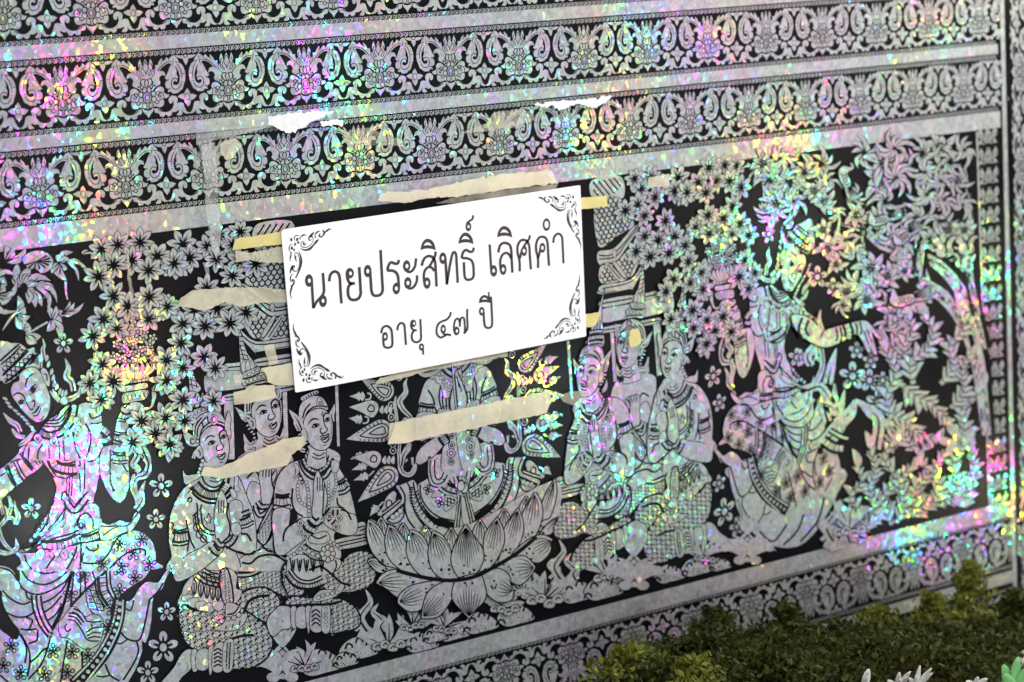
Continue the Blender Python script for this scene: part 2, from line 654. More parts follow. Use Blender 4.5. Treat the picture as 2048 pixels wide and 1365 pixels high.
ME_ROSE = both(lambda P: (d_rosette_body(P), d_rosette_lines(P)), lev=8).mesh('rosette')
_sp = BPic(unit_frame(1), FI, 6, flip=True); d_spiral(_sp); ME_SPL = _sp.mesh('spiral_leaf')
_sp = BPic(unit_frame(-1), FI, 6, flip=True); d_spiral(_sp); ME_SPR = _sp.mesh('spiral_leaf')
_sp = BPic(unit_frame(1), FI, 3, flip=True); d_arch(_sp); ME_ARL = _sp.mesh('arched_leaf')
_sp = BPic(unit_frame(-1), FI, 3, flip=True); d_arch(_sp); ME_ARR = _sp.mesh('arched_leaf')
_sp = BPic(unit_frame(1), FI, 2, flip=True); d_tail(_sp); ME_TLL = _sp.mesh('leaf_tail')
_sp = BPic(unit_frame(-1), FI, 2, flip=True); d_tail(_sp); ME_TLR = _sp.mesh('leaf_tail')
_sp = BPic(unit_frame(1), FI, 2, flip=True); d_quatre(_sp); ME_QUA = _sp.mesh('four_petal_flower')
_sp = BPic(unit_frame(1), FI, 2, flip=True); d_topflower(_sp); ME_TOP = _sp.mesh('half_flower')
UNIT = [('rosette', ME_ROSE), ('spiral_leaf', ME_SPL), ('spiral_leaf', ME_SPR), ('arched_leaf', ME_ARL), ('arched_leaf', ME_ARR),
        ('leaf_tail', ME_TLL), ('leaf_tail', ME_TLR), ('four_petal_flower', ME_QUA), ('half_flower', ME_TOP)]


def row(parent, x0, dx, n, z, slope=0.0, flipz=False, sc=1.0, i0=0, rot=None):
    for i in range(i0, i0 + n):
        for nm, me in UNIT:
            o = link_mesh(nm, me, parent)
            o.location = (x0 + dx * i, 0, z + slope * dx * i)
            o.scale = (sc * (1.0 if not flipz else 1.0), 1, -sc if flipz else sc)


def chain(name, parent, x0, x1, z, h, slope=0.0, mats=FI, pitch=0.0106, vertical=False):
    """a fine printed chain of curled links between two hairlines"""
    P = Pic(lambda p: p, mats, 1, flip=True)
    n = int((x1 - x0) / pitch)
    for i in range(n):
        cx = x0 + pitch * (i + 0.5)
        cz = z + slope * (cx - x0)
        a = []
        for k in range(7):
            t = -2.2 + 4.4 * k / 6
            a.append((cx + 0.22 * pitch + 0.24 * pitch * math.cos(t), cz + 0.40 * h * math.sin(t)))
        b = [(cx - 0.12 * pitch, cz + 0.36 * h), (cx - 0.34 * pitch, cz + 0.30 * h), (cx - 0.30 * pitch, cz), (cx - 0.40 * pitch, cz - 0.36 * h)]
        cdot = [(cx - 0.02 * pitch, cz + 0.12 * h), (cx + 0.12 * pitch, cz - 0.02 * h), (cx - 0.06 * pitch, cz - 0.18 * h)]
        if vertical:
            sw = lambda q: [(p[1], p[0]) for p in q]
            a, b, cdot = sw(a), sw(b), sw(cdot)
        P.line(a, 0.17 * h, 0, smooth=False)
        P.line(b, 0.17 * h, 0, smooth=False)
        P.line(cdot, 0.16 * h, 0, smooth=False)
    o = P.build(name, parent)
    o['kind'] = 'stuff'
    return o


def strip(name, x0, x1, z0, z1, lev=1, slope=0.0, parent=None, seam=True):
    """a plain band of foil with a lapped seam along it"""
    P = Pic(lambda p: p, [M_STRIP, M_INK], lev, flip=True)
    dz = slope * (x1 - x0)
    if seam:
        zm = z0 + (z1 - z0) * 0.52
        P.fill([(x0, z0), (x1, z0 + dz), (x1, zm + dz), (x0, zm)], 0, smooth=False)
        P.k += 8
        P.fill([(x0, zm - 0.0008), (x1, zm + dz - 0.0008), (x1, z1 + dz), (x0, z1)], 0, smooth=False)
    else:
        P.fill([(x0, z0), (x1, z0 + dz), (x1, z1 + dz), (x0, z1)], 0, smooth=False)
    return P.build(name, parent or coffin)


XE = 1.578                                   # right end of the ornament rows
HALF = [u for u in UNIT if u[1] in (ME_SPL, ME_ARL, ME_TLL, ME_QUA, ME_TOP)]
XS = -0.42


def ornament_row(x0, dx, n, z, slope=0.0, flipz=False, sc=1.0, i0=0, half_at=None, top=True, low=True):
    r = empty('ornament_row', (0, 0, 0), coffin)
    for i in list(range(i0, n)) + ([half_at] if half_at is not None else []):
        for nm, me in (HALF if i == half_at else UNIT):
            o = link_mesh(nm, me, r)
            o.location = (x0 + dx * i, 0, z + slope * dx * i)
            o.scale = (sc, 1, -sc if flipz else sc)
    sg = -1 if flipz else 1
    if top:
        chain('link_chain', r, XS, XE, z + sg * 0.0553 * sc, 0.0068, slope, pitch=0.0073)
    if low:
        chain('link_chain', r, XS, XE, z - sg * 0.0312 * sc, 0.0062, slope, pitch=0.0073)
    return r


ornament_row(-0.0625, 0.1107, 15, 0.1115, i0=-3, half_at=15)
ornament_row(-0.0017, 0.1100, 15, 0.0, i0=-4)
ornament_row(-0.0434, 0.1101, 15, -0.1112, i0=-3, half_at=15)
ornament_row(0.5556, 0.1128, 10, -0.8895, flipz=True, sc=1.02, i0=-8)
strip('foil_strip', XS, XE, 0.1720, 0.1890)
strip('foil_strip', XS, XE, 0.0600, 0.0772)
strip('foil_strip', XS, XE, -0.0510, -0.0345)
strip('foil_strip', XS, XE, -0.1745, -0.1464)
strip('foil_strip', XS, 1.575, -0.8550, -0.8275)
strip('foil_strip', XS, 1.572, -0.9760, -0.9540)
strip('foil_strip', XS, 1.572, -1.1100, -1.0850)
ornament_row(0.5056, 0.1128, 10, -1.0200, flipz=True, sc=1.02, i0=-8)


def vstrip(name, x0, x1, z0, z1, lev, mats=(0,), tilt=0.0155):
    P = Pic(lambda p: p, [M_STRIP, M_INK], lev, flip=True)
    P.fill([(x0 + tilt * z0, z0), (x1 + tilt * z0, z0), (x1 + tilt * z1, z1), (x0 + tilt * z1, z1)], mats[0], smooth=False)
    return P.build(name, coffin)


# right-hand pilaster: thin fillets, a narrow scroll column, a bead line and an upright ornament row
vstrip('thin_fillet', 1.5230, 1.5268, -0.852, -0.176, 12, tilt=0.003)
vstrip('corner_strip', 1.5850, 1.5945, -1.29, 0.29, 70)
vstrip('bead_ground', 1.5945, 1.5985, -1.29, 0.29, 66, (1,))
pil = empty('pilaster', (0, 0, 0), coffin)
for i in range(11):
    for nm, me in UNIT:
        o = link_mesh(nm, me, pil)
        zz = 0.235 - 0.1600 * i
        o.location = (1.6268 + 0.0155 * zz, 0, zz)
        o.rotation_euler = (0, math.radians(90), 0)
        o.scale = (1.45, 1, 0.72)
c = chain('link_chain', pil, -1.25, 0.28, 1.5965, 0.0034, 0.0155, pitch=0.0070, vertical=True)
col_ = empty('scroll_column', (0, 0, 0), coffin)
for i in range(20):
    zz = -0.190 - 0.0335 * i
    for nm, me in (('rosette', ME_ROSE), ('spiral_leaf', ME_SPL), ('spiral_leaf', ME_SPR), ('leaf_tail', ME_TLL), ('leaf_tail', ME_TLR)):
        o = link_mesh(nm, me, col_)
        o.location = (1.5490 + 0.006 * zz, 0, zz)
        o.scale = (0.40, 1, 0.37)


# ------------------------------------------------------------------ the name board
YP = -0.0104
_TL, _TR, _BR, _BL = [back(u, v, YP) for u, v in ((562, 460), (1160.5, 371), (1172.5, 673), (590.5, 786))]


def plaque_board():
    def rc(a, b, c, r=0.006):
        a, b, c = map(lambda q: np.array(q, float), (a, b, c))
        d1 = (a - b) / np.linalg.norm(a - b)
        d2 = (c - b) / np.linalg.norm(c - b)
        p, q = b + d1 * r, b + d2 * r
        return [tuple((1 - t) ** 2 * p + 2 * t * (1 - t) * b + t * t * q) for t in (0, .33, .66, 1)]
    ring = rc(_BL, _TL, _TR) + rc(_TL, _TR, _BR, .002) + rc(_TR, _BR, _BL, .002) + rc(_BR, _BL, _TL, .003)
    n = len(ring)
    v = [(x, YP, z) for x, z in ring] + [(x, YP + 0.0018, z) for x, z in ring]
    f = [tuple(range(n)), tuple(range(2 * n - 1, n - 1, -1))] + [(i, i + n, (i + 1) % n + n, (i + 1) % n) for i in range(n)]
    me = bpy.data.meshes.new('board')
    me.from_pydata(v, [], f)
    me.materials.append(M_WHITE)
    return me


plaque = tag(empty('name_board', (0, 0, Z0)), 'white name board with dark Thai lettering and corner scrolls stuck on the coffin', 'sign')
link_mesh('board', plaque_board(), plaque)
TW = [M_TEXT, M_WHITE]


def glyph(frame, strokes=(), loops=(), fills=(), holes=()):
    P = Pic(frame, TW, 0, y0=YP)
    for f_ in fills:
        P.fill(f_, 0, n=4)
    for pts, w in strokes:
        P.line(pts, w, 0, n=6)
    for c, rx, ry, hx, hy, hc in loops:
        P.ell(c, rx, ry, 0, n=22)
    P.k += 2
    for c, rx, ry, hx, hy, hc in loops:
        P.ell(hc or c, hx, hy, 1, n=14, same=True)
    for h in holes:
        P.fill(h, 1, n=4)
    return P.build('letter', plaque)


A1 = crop(560, 440, 320)
A2 = crop(840, 420, 320)
A3 = crop(740, 560, 320)
glyph(A1, [([(406, 770), (414, 900), (428, 1134)], 33), ([(430, 1125), (470, 1050), (530, 985), (560, 930), (563, 860), (549, 680)], 34)],
      [((373, 778), 51, 81, 18, 28, (375, 780)), ((551, 1040), 50, 78, 18, 26, (551, 1038))])
glyph(A1, [([(632, 788), (640, 720), (668, 676), (708, 662), (748, 688), (767, 755), (775, 900), (788, 1070)], 35)])
glyph(A1, [([(858, 690), (866, 755), (890, 805), (925, 815), (960, 811)], 36), ([(925, 815), (892, 835), (872, 880), (874, 960), (898, 1010), (942, 1026), (1000, 1010), (1032, 955), (1030, 850), (1015, 605)], 36)],
      [((894, 684), 53, 68, 18, 25, (903, 686))])
glyph(A1, [([(1154, 660), (1164, 800), (1172, 905), (1192, 958), (1235, 972), (1285, 958), (1314, 905), (1308, 760), (1288, 386)], 35)],
      [((1123, 656), 49, 79, 19, 28, (1124, 658))])
glyph(A1, [([(1522, 514), (1510, 555), (1472, 562), (1425, 545), (1392, 580), (1382, 645), (1440, 650), (1490, 680), (1514, 740), (1522, 880)], 35)],
      [((1490, 880), 48, 75, 19, 27, None)])
glyph(A1, [([(1600, 640), (1650, 668), (1695, 650), (1730, 590), (1743, 494)], 32), ([(1612, 850), (1665, 880), (1715, 855), (1750, 790), (1756, 710)], 32)],
      [((1622, 590), 47, 73, 19, 27, (1625, 594)), ((1637, 806), 47, 73, 19, 27, (1638, 810))])
SI = lambda x, y: [(x, y, 1), (x + 14, y - 76), (x + 55, y - 135), (x + 96, y - 146), (x + 140, y - 128), (x + 178, y - 76), (x + 194, y + 2, 1), (x + 140, y - 18), (x + 90, y - 22), (x + 42, y - 16)]
SH = lambda x, y: [(x + 38, y - 56, 1), (x + 66, y - 92), (x + 92, y - 100), (x + 122, y - 84), (x + 144, y - 56, 1), (x + 90, y - 66)]
glyph(A2, fills=[SI(8, 517)], holes=[SH(8, 517)])
glyph(A2, [([(24, 716), (38, 660), (68, 612), (112, 592), (160, 606), (190, 655), (200, 730), (213, 982)], 33), ([(200, 535), (194, 590), (165, 650), (125, 722)], 33),
           ([(57, 935), (50, 840), (68, 770), (110, 734), (152, 742), (185, 785)], 32)], [((90, 938), 46, 74, 17, 27, (91, 936))])
glyph(A2, [([(324, 615), (334, 760), (346, 958)], 33), ([(346, 950), (370, 790), (402, 620), (418, 562), (440, 541), (462, 572), (470, 680), (484, 935)], 32)],
      [((293, 620), 46, 75, 17, 27, None)])
glyph(A2, [([(688, 484), (678, 528), (640, 538), (588, 514), (552, 548), (540, 612), (600, 620), (655, 645), (682, 705), (688, 830), (670, 880), (622, 896), (582, 878), (570, 820), (562, 670)], 32)])
glyph(A2, fills=[SI(492, 438)], holes=[SH(492, 438)])
glyph(A2, [([(600, 215), (606, 170), (640, 140), (672, 118), (681, 70)], 27)], [((621, 216), 37, 59, 14, 20, (622, 216))])
glyph(A2, [([(893, 444), (903, 620), (914, 780)], 31)], [((944, 782), 45, 75, 16, 26, (943, 780))])
glyph(A2, [([(1004, 546), (1018, 475), (1048, 434), (1094, 424), (1146, 448), (1168, 510), (1174, 620), (1183, 806)], 33), ([(1036, 770), (1027, 670), (1048, 590), (1095, 552), (1138, 568), (1166, 620)], 31)],
      [((1065, 764), 43, 71, 16, 27, None)])
glyph(A2, fills=[SI(988, 354)], holes=[SH(988, 354)])
glyph(A2, [([(1278, 788), (1274, 650), (1250, 550), (1252, 460), (1285, 398), (1330, 385), (1376, 408), (1400, 475), (1408, 600), (1421, 762)], 31),
           ([(1410, 325), (1392, 382), (1342, 450), (1302, 530), (1282, 620)], 29)], [((1334, 525), 37, 69, 16, 25, (1332, 526))])
glyph(A2, [([(1513, 745), (1510, 610), (1488, 520), (1490, 430), (1520, 362), (1565, 345), (1610, 362), (1634, 430), (1642, 560), (1653, 718)], 31),
           ([(1540, 500), (1530, 560), (1514, 620)], 28)], [((1567, 487), 39, 65, 16, 25, None)])
glyph(A2, loops=[((1620, 190), 49, 82, 26, 46, None)])
glyph(A2, [([(1707, 424), (1718, 352), (1748, 314), (1780, 308), (1813, 335), (1824, 400), (1838, 686)], 29)])
glyph(A3, [([(145, 684), (160, 622), (195, 594), (237, 598), (274, 642), (284, 720), (287, 825), (264, 862), (216, 869), (182, 848), (172, 790), (172, 720)], 28)],
      [((194, 726), 37, 57, 14, 22, (195, 728))])
glyph(A3, [([(350, 646), (360, 592), (384, 560), (410, 554), (438, 574), (447, 640), (461, 834)], 27)])
glyph(A3, [([(525, 565), (532, 610), (555, 640), (601, 648)], 26), ([(570, 650), (546, 675), (536, 710), (540, 760), (562, 790), (600, 799), (636, 782), (654, 735), (645, 502)], 26)],
      [((554, 558), 39, 48, 12, 20, (566, 560))])
glyph(A3, [([(680, 855), (681, 958)], 24)], [((660, 860), 33, 46, 11, 16, None)])
glyph(A3, [([(1034, 412), (1024, 460), (980, 510), (922, 532), (872, 572), (852, 650), (866, 710), (905, 738), (950, 722), (985, 700), (1040, 710)], 26), ([(930, 680), (960, 700), (1000, 700)], 24)],
      [((938, 632), 35, 60, 13, 24, None)])
glyph(A3, [([(1078, 660), (1076, 590), (1090, 522), (1116, 496), (1140, 512), (1150, 550), (1152, 602)], 25), ([(1150, 560), (1160, 502), (1186, 482), (1206, 506), (1214, 580), (1216, 650), (1208, 688)], 25),
           ([(1246, 372), (1244, 480), (1250, 580), (1240, 640), (1206, 690)], [26, 26, 26, 30, 14])], [((1108, 655), 39, 56, 13, 22, (1112, 656))])
glyph(A3, [([(1453, 400), (1464, 550), (1478, 600), (1510, 617), (1546, 606), (1564, 565), (1560, 400), (1548, 215)], 28), ([(1521, 156), (1523, 240)], 22)],
      [((1431, 402), 36, 56, 13, 22, (1431, 402))],
      fills=[[(1395, 302, 1), (1404, 240), (1440, 202), (1475, 196), (1515, 212), (1560, 216, 1), (1562, 302, 1), (1510, 289), (1465, 286), (1428, 291)]],
      holes=[[(1430, 254, 1), (1450, 234), (1475, 230), (1504, 254, 1), (1470, 250)]])


def corner(mx, mz):
    ox, oz = back(*A1((15, 132)), YP)
    cx, cz = (_TL[0], _TL[1])
    tgt = {(1, 1): _TL, (-1, 1): _TR, (-1, -1): _BR, (1, -1): _BL}[(mx, mz)]
    # plaque axes
    ex = np.array(_TR) - np.array(_TL); ex /= np.linalg.norm(ex)
    ez = np.array(_TL) - np.array(_BL); ez /= np.linalg.norm(ez)

    def f(p):
        u = A1(p)
        q = np.array(back(u[0], u[1], YP)) - np.array(_TL)
        a, b = q @ ex, q @ ez
        r = np.array(tgt) + ex * a * mx + ez * b * mz
        return (float(r[0]), float(r[1]))
    P = Pic(f, TW, 0, flip=True, y0=YP)
    L = P.line
    P.ell((150, 258), 14, 24, 0, -0.3)
    P.ell((225, 258), 15, 22, 0, same=True); P.ell((160, 365), 14, 22, 0, same=True); P.ell((200, 318), 12, 20, 0, same=True)
    P.ell((240, 298), 15, 15, 0, same=True); P.ell((190, 388), 10, 20, 0, -0.3, same=True)
    L([(194, 275), (188, 232), (208, 208), (240, 208)], [5, 12, 10, 14], 0)
    L([(262, 225), (255, 245), (272, 258)], 11, 0)
    L([(272, 226), (300, 206), (328, 204), (344, 218)], [14, 22, 9, 4], 0)
    L([(128, 402), (126, 350), (142, 322), (166, 318)], [8, 14, 8, 4], 0)
    L([(140, 408), (150, 430), (168, 420)], 10, 0)
    L([(155, 438), (146, 480), (142, 510), (152, 542)], [14, 20, 8, 4], 0)
    L([(268, 372), (330, 396), (390, 384), (440, 336), (478, 290), (506, 264)], [4, 20, 32, 20, 32, 3], 0)
    L([(350, 312), (320, 328), (306, 300)], [4, 18, 26], 0)
    L([(318, 288), (290, 286), (272, 318), (290, 352), (340, 362), (395, 340), (430, 290), (425, 240), (398, 226), (375, 246), (390, 278), (408, 262)], [8, 7, 7, 9, 10, 8, 7, 9, 22, 18, 9, 10], 0)
    L([(380, 236), (410, 205), (444, 168)], [18, 34, 3], 0)
    L([(464, 246), (453, 212), (478, 176), (522, 158)], [16, 8, 22, 4], 0)
    L([(545, 240), (508, 225), (520, 190)], [14, 22, 8], 0)
    L([(540, 238), (572, 195), (552, 150)], [12, 26, 16], 0)
    L([(575, 186), (610, 158), (640, 138), (668, 158)], [10, 28, 12, 3], 0)
    L([(246, 404), (276, 470), (286, 548), (268, 640), (222, 748)], [4, 18, 30, 24, 14], 0)
    L([(228, 545), (212, 500), (208, 470)], [4, 18, 22], 0)
    L([(222, 478), (198, 450), (212, 424), (242, 446), (264, 520), (262, 600), (232, 658), (192, 652), (178, 612), (196, 592), (206, 618)], [7, 8, 9, 8, 10, 8, 8, 14, 22, 14, 10], 0)
    L([(180, 585), (160, 630), (146, 692)], [20, 30, 3], 0)
    L([(162, 792), (154, 745), (166, 708), (194, 690)], [8, 16, 10, 4], 0)
    L([(178, 800), (180, 768), (205, 785), (192, 830), (160, 852)], [8, 18, 18, 22, 14], 0)
    L([(185, 838), (168, 890), (160, 950), (178, 1010)], [14, 26, 12, 4], 0)
    return P.build('corner_scroll', plaque)


for mx, mz in ((1, 1), (-1, 1), (-1, -1), (1, -1)):
    corner(mx, mz)


# ------------------------------------------------------------------ the printed picture field
mural = empty('picture_field', (0, 0, 0), coffin)
LW = 13                                       # usual outline width in a 350-pixel crop


class Fig(Pic):
    """a printed figure with a few more drawing habits"""

    def __init__(s, frame, lev=4, mats=None):
        Pic.__init__(s, frame, mats or FI, lev)

    def line(s, pts, w, mi=1, **kw):
        if mi == 1:
            w = [x * 1.65 for x in w] if isinstance(w, list) else w * 1.65
        return Pic.line(s, pts, w, mi, **kw)

    def sh(s, pts, lw=LW, n=4):
        """outlined silver shape"""
        s.line(pts, lw, 1, n=n, closed=True, cut=True)
        s.fill(pts, 0, n=n)
        return s

    def ln(s, *paths, w=LW):
        for p in paths:
            s.line(p, w, 1)
        return s

    def band(s, path, w, lw=8, ticks=0, tw=7):
        """bracelet, belt or necklace: a silver band edged in black with cross ticks"""
        pp = spline(path, False, 6)
        s.line(path, w + 2 * lw, 1, n=6)
        s.k += 1
        s.lines_open = True
        s.line(path, w, 0, n=6)
        if ticks:
            s.k += 1
            A, B = ribbon(pp, w)
            idx = np.linspace(0, len(pp) - 1, ticks + 2)[1:-1]
            for t in idx:
                i = int(t)
                s._poly(_quad(A[i], B[i], tw), 1, s.k)
        s.lines_open = False
        return s

    def beads(s, path, r, step, mi=0, ring=True):
        pp = np.array(spline(path, False, 12))
        d = np.r_[0, np.cumsum(np.linalg.norm(np.diff(pp, axis=0), axis=1))]
        k = max(1, int(d[-1] / step))
        s.k += 1
        first = True
        for t in np.linspace(0, d[-1], k + 1):
            c = (np.interp(t, d, pp[:, 0]), np.interp(t, d, pp[:, 1]))
            if ring:
                s.ell(c, r * 1.35, r * 1.35, 1, n=9, same=not first)
                first = False
        first = True
        for t in np.linspace(0, d[-1], k + 1):
            c = (np.interp(t, d, pp[:, 0]), np.interp(t, d, pp[:, 1]))
            s.ell(c, r, r, mi, n=9, same=not first)
            first = False
        return s

    def hatch(s, poly, ang, step, w, mi=1, off=0.0):
        ca, sa = math.cos(ang), math.sin(ang)
        Q = [(p[0] * ca + p[1] * sa, -p[0] * sa + p[1] * ca) for p in poly]
        y0, y1 = min(q[1] for q in Q), max(q[1] for q in Q)
        if not s.lines_open:
            s.k += 1
            s.lines_open = True
        y = y0 + step * (0.5 + off)
        while y < y1:
            xs = []
            for i in range(len(Q)):
                a, b = Q[i], Q[(i + 1) % len(Q)]
                if (a[1] - y) * (b[1] - y) < 0:
                    xs.append(a[0] + (y - a[1]) / (b[1] - a[1]) * (b[0] - a[0]))
            xs.sort()
            for i in range(0, len(xs) - 1, 2):
                p = [(xs[i] * ca - y * sa, xs[i] * sa + y * ca), (xs[i + 1] * ca - y * sa, xs[i + 1] * sa + y * ca)]
                s.line(p, w, mi, smooth=False)
            y += step
        return s

    def lattice(s, poly, step=60, w=8, a=0.6, b=-0.75, dots=True, r=0.2):
        """woven cloth: crossed lines with a small floret in each lozenge"""
        pl = [np.array(p) for p in spline(poly, True, 4)]
        s.hatch(pl, a, step, w)
        s.hatch(pl, b, step, w)
        if dots:
            xs = [p[0] for p in pl]; ys = [p[1] for p in pl]
            na = np.array([-math.sin(a), math.cos(a)]); nb = np.array([-math.sin(b), math.cos(b)])
            Mx = np.linalg.inv(np.array([na, nb]))
            ya0 = min(np.dot(na, p) for p in pl); yb0 = min(np.dot(nb, p) for p in pl)
            na_n = int((max(np.dot(na, p) for p in pl) - ya0) / step) + 2
            nb_n = int((max(np.dot(nb, p) for p in pl) - yb0) / step) + 2
            s.k += 1
            for i in range(na_n):
                for j in range(nb_n):
                    c = Mx @ np.array([ya0 + step * i, yb0 + step * j])
                    if inside(c, pl):
                        s.ell(c, step * (r + .07), step * (r + .07), 1, n=8, same=True)
            s.k += 1
            for i in range(na_n):
                for j in range(nb_n):
                    c = Mx @ np.array([ya0 + step * i, yb0 + step * j])
                    if inside(c, pl):
                        s.ell(c, step * r * .6, step * r * .6, 0, n=6, same=True)
            s.lines_open = False
        return s

    def burst(s, c, r, n=8, rot=0.0, sq=1.0, skip=()):
        """a spray of blunt leaves round a dark heart"""
        rnd = random.Random(int(c[0] * 7 + c[1] * 13))
        for i in range(n):
            if i in skip:
                continue
            a = rot + 2 * math.pi * i / n + rnd.uniform(-.12, .12)
            rr = r * rnd.uniform(0.88, 1.10)
            d = (math.cos(a), math.sin(a) * sq)
            p0 = (c[0] + d[0] * r * .03, c[1] + d[1] * r * .03)
            p1 = (c[0] + d[0] * rr, c[1] + d[1] * rr)
            q1 = (c[0] + d[0] * rr * 1.05, c[1] + d[1] * rr * 1.05)
            w = r * 4.0 / n * .84
            s.leaf(p0, q1, w * 1.16, 0, 1, peak=.58, same=False)
            s.leaf(p0, p1, w, 0, 0, peak=.58, same=False)
            m1 = (c[0] + d[0] * rr * .66, c[1] + d[1] * rr * .66)
            s.line([c, m1], [r * .07, r * .022], 1, smooth=False)
            n_ = (-d[1], d[0])
            for sg in (-1, 1):
                s.line([(c[0] + n_[0] * sg * r * .02, c[1] + n_[1] * sg * r * .02), (c[0] + d[0] * rr * .5 + n_[0] * sg * w * .2, c[1] + d[1] * rr * .5 + n_[1] * sg * w * .2)], [r * .05, r * .015], 1, smooth=False)
        s.ell(c, r * .07, r * .07, 1, n=9)
        return s

    def flower5(s, c, r, rot=-1.57, sy=1.1, ground=False, n=5):
        """five round petals about a button; ground: drawn in black line on silver"""
        s.k += 1
        for i in range(n):
            a = rot + 2 * math.pi * i / n
            p = (c[0] + math.cos(a) * r * .64, c[1] + math.sin(a) * r * .64 * sy)
            if ground:
                s.oval(p, r * .32, r * .24, r * .085, 1, math.atan2(math.sin(a) * sy, math.cos(a)), n=10)
                s.line([c, (c[0] + math.cos(a) * r * .6, c[1] + math.sin(a) * r * .6 * sy)], [r * .2, r * .04], 1, smooth=False)
            else:
                s.ell(p, r * .36, r * .27, 0, math.atan2(math.sin(a) * sy, math.cos(a)), n=11, same=True)
        if not ground:
            for i in range(n):
                a = rot + 2 * math.pi * i / n
                s.line([c, (c[0] + math.cos(a) * r * .66, c[1] + math.sin(a) * r * .66 * sy)], [r * .2, r * .06], 1, smooth=False)
            s.ell(c, r * .32, r * .36, 1, n=11)
            s.ell(c, r * .23, r * .27, 0, n=11)
        else:
            s.ell(c, r * .22, r * .22, 1, n=9)
        return s

    def flame(s, path, w, vein=True, lw=0):
        """a tongue of flame: tapered silver ribbon, w = list of widths"""
        if lw:
            s.line(path, [x + lw for x in w], 1, n=5)
            s.k += 1
        else:
            s.k += 1
        s.lines_open = True
        s.line(path, w, 0, n=5)
        s.lines_open = False
        if vein:
            s.line(path[:-1] if len(path) > 2 else path, [max(w) * .16, max(w) * .10, 1], 1, n=5)
        return s

    def frond(s, c, L, n=5, a0=-1.5, a1=1.0, curl=.25, w=.2):
        """a fan of curved narrow leaves, as on the printed tree"""
        for i in range(n):
            a = a0 + (a1 - a0) * i / max(1, n - 1)
            l = L * (0.75 + .25 * math.sin(i * 2.3 + c[0]))
            t = (c[0] + math.cos(a) * l, c[1] + math.sin(a) * l)
            s.leaf(c, t, L * w * 1.35, curl, 1, same=False)
            s.leaf(c, t, L * w, curl, 0, same=False)
            s.line([c, (c[0] + (t[0] - c[0]) * .6 - (t[1] - c[1]) * curl * .8, c[1] + (t[1] - c[1]) * .6 + (t[0] - c[0]) * curl * .8)], [L * .05, L * .015], 1, smooth=False)
        return s


def _quad(a, b, w):
    a, b = np.array(a), np.array(b)
    d = b - a
    L = np.linalg.norm(d) + 1e-9
    n = np.array([-d[1], d[0]]) / L * w / 2
    return [a + n, b + n, b - n, a - n]


def inside(p, poly):
    c = False
    n = len(poly)
    for i in range(n):
        x1, y1 = poly[i][0], poly[i][1]
        x2, y2 = poly[(i + 1) % n][0], poly[(i + 1) % n][1]
        if (y1 > p[1]) != (y2 > p[1]) and p[0] < (x2 - x1) * (p[1] - y1) / (y2 - y1) + x1:
            c = not c
    return c


def flowers(frame, lst, name='small_flower', lev=3, ground=False):
    for (x, y, r) in lst:
        F = Fig(frame, lev)
        F.flower5((x, y), r, ground=ground)
        F.build(name, mural)


def bursts(frame, lst, lev=6, name='leaf_spray'):
    rnd = random.Random(5)
    for i, (x, y, r) in enumerate(lst):
        F = Fig(frame, lev + (i % 12) * 28)
        F.burst((x, y), r * 1.0, 8 - (i % 4 == 0), rnd.uniform(0, 1), 1.0)
        F.build(name, mural)


def _m_floret(s, poly, step=80, a=0.85, b=-0.95, lw=9, r=.19):
    """dark woven cloth: silver lattice lines with clusters of silver seeds"""
    pl = [np.array(p) for p in spline(poly, True, 4)]
    step = step * .95
    s.fill(poly, 1)
    s.k += 1
    s.lines_open = True
    s.hatch(pl, a, step, lw, 0)
    s.hatch(pl, b, step, lw, 0)
    na = np.array([-math.sin(a), math.cos(a)]); nb = np.array([-math.sin(b), math.cos(b)])
    Mx = np.linalg.inv(np.array([na, nb]))
    ya0 = min(np.dot(na, p) for p in pl); yb0 = min(np.dot(nb, p) for p in pl)
    nn = int((max(np.dot(na, p) for p in pl) - ya0) / step) + 2
    mm = int((max(np.dot(nb, p) for p in pl) - yb0) / step) + 2
    s.lines_open = False
    s.k += 1
    for i in range(nn):
        for j in range(mm):
            c = Mx @ np.array([ya0 + step * i, yb0 + step * j])
            for q in range(4):
                t = q * math.pi / 2 + .5
                d = np.array([math.cos(t), math.sin(t)]) * step * .33
                if inside(c + d, pl):
                    s.ell(c + d, step * r, step * r * 1.3, 0, t, n=8, same=True)
            if inside(c, pl):
                s.ell(c, step * .09, step * .09, 0, n=6, same=True)
    s.line(poly, LW, 1, closed=True)
    return s


def _m_scales(s, poly, dx=70, dy=56, w=10, slope=-.12):
    """roof of rounded tiles"""
    pl = [np.array(p) for p in spline(poly, True, 4)]
    s.fill(poly, 0)
    x0, x1 = min(p[0] for p in pl), max(p[0] for p in pl)
    y0, y1 = min(p[1] for p in pl), max(p[1] for p in pl)
    j = 0
    y = y0 - 60
    while y < y1 + 120:
        x = x0 - (dx / 2 if j % 2 else 0)
        while x < x1 + dx:
            yy = y + slope * (x - x0)
            pts = [(x, yy), (x + dx * .1, yy + dy * .55), (x + dx * .5, yy + dy * .9), (x + dx * .9, yy + dy * .55), (x + dx, yy)]
            if all(inside(p, pl) for p in pts):
                s.line(pts, w, 1, n=2)
            x += dx
        y += dy
        j += 1
    s.line(poly, LW, 1, closed=True)
    return s


Fig.floret = _m_floret
Fig.scales = _m_scales


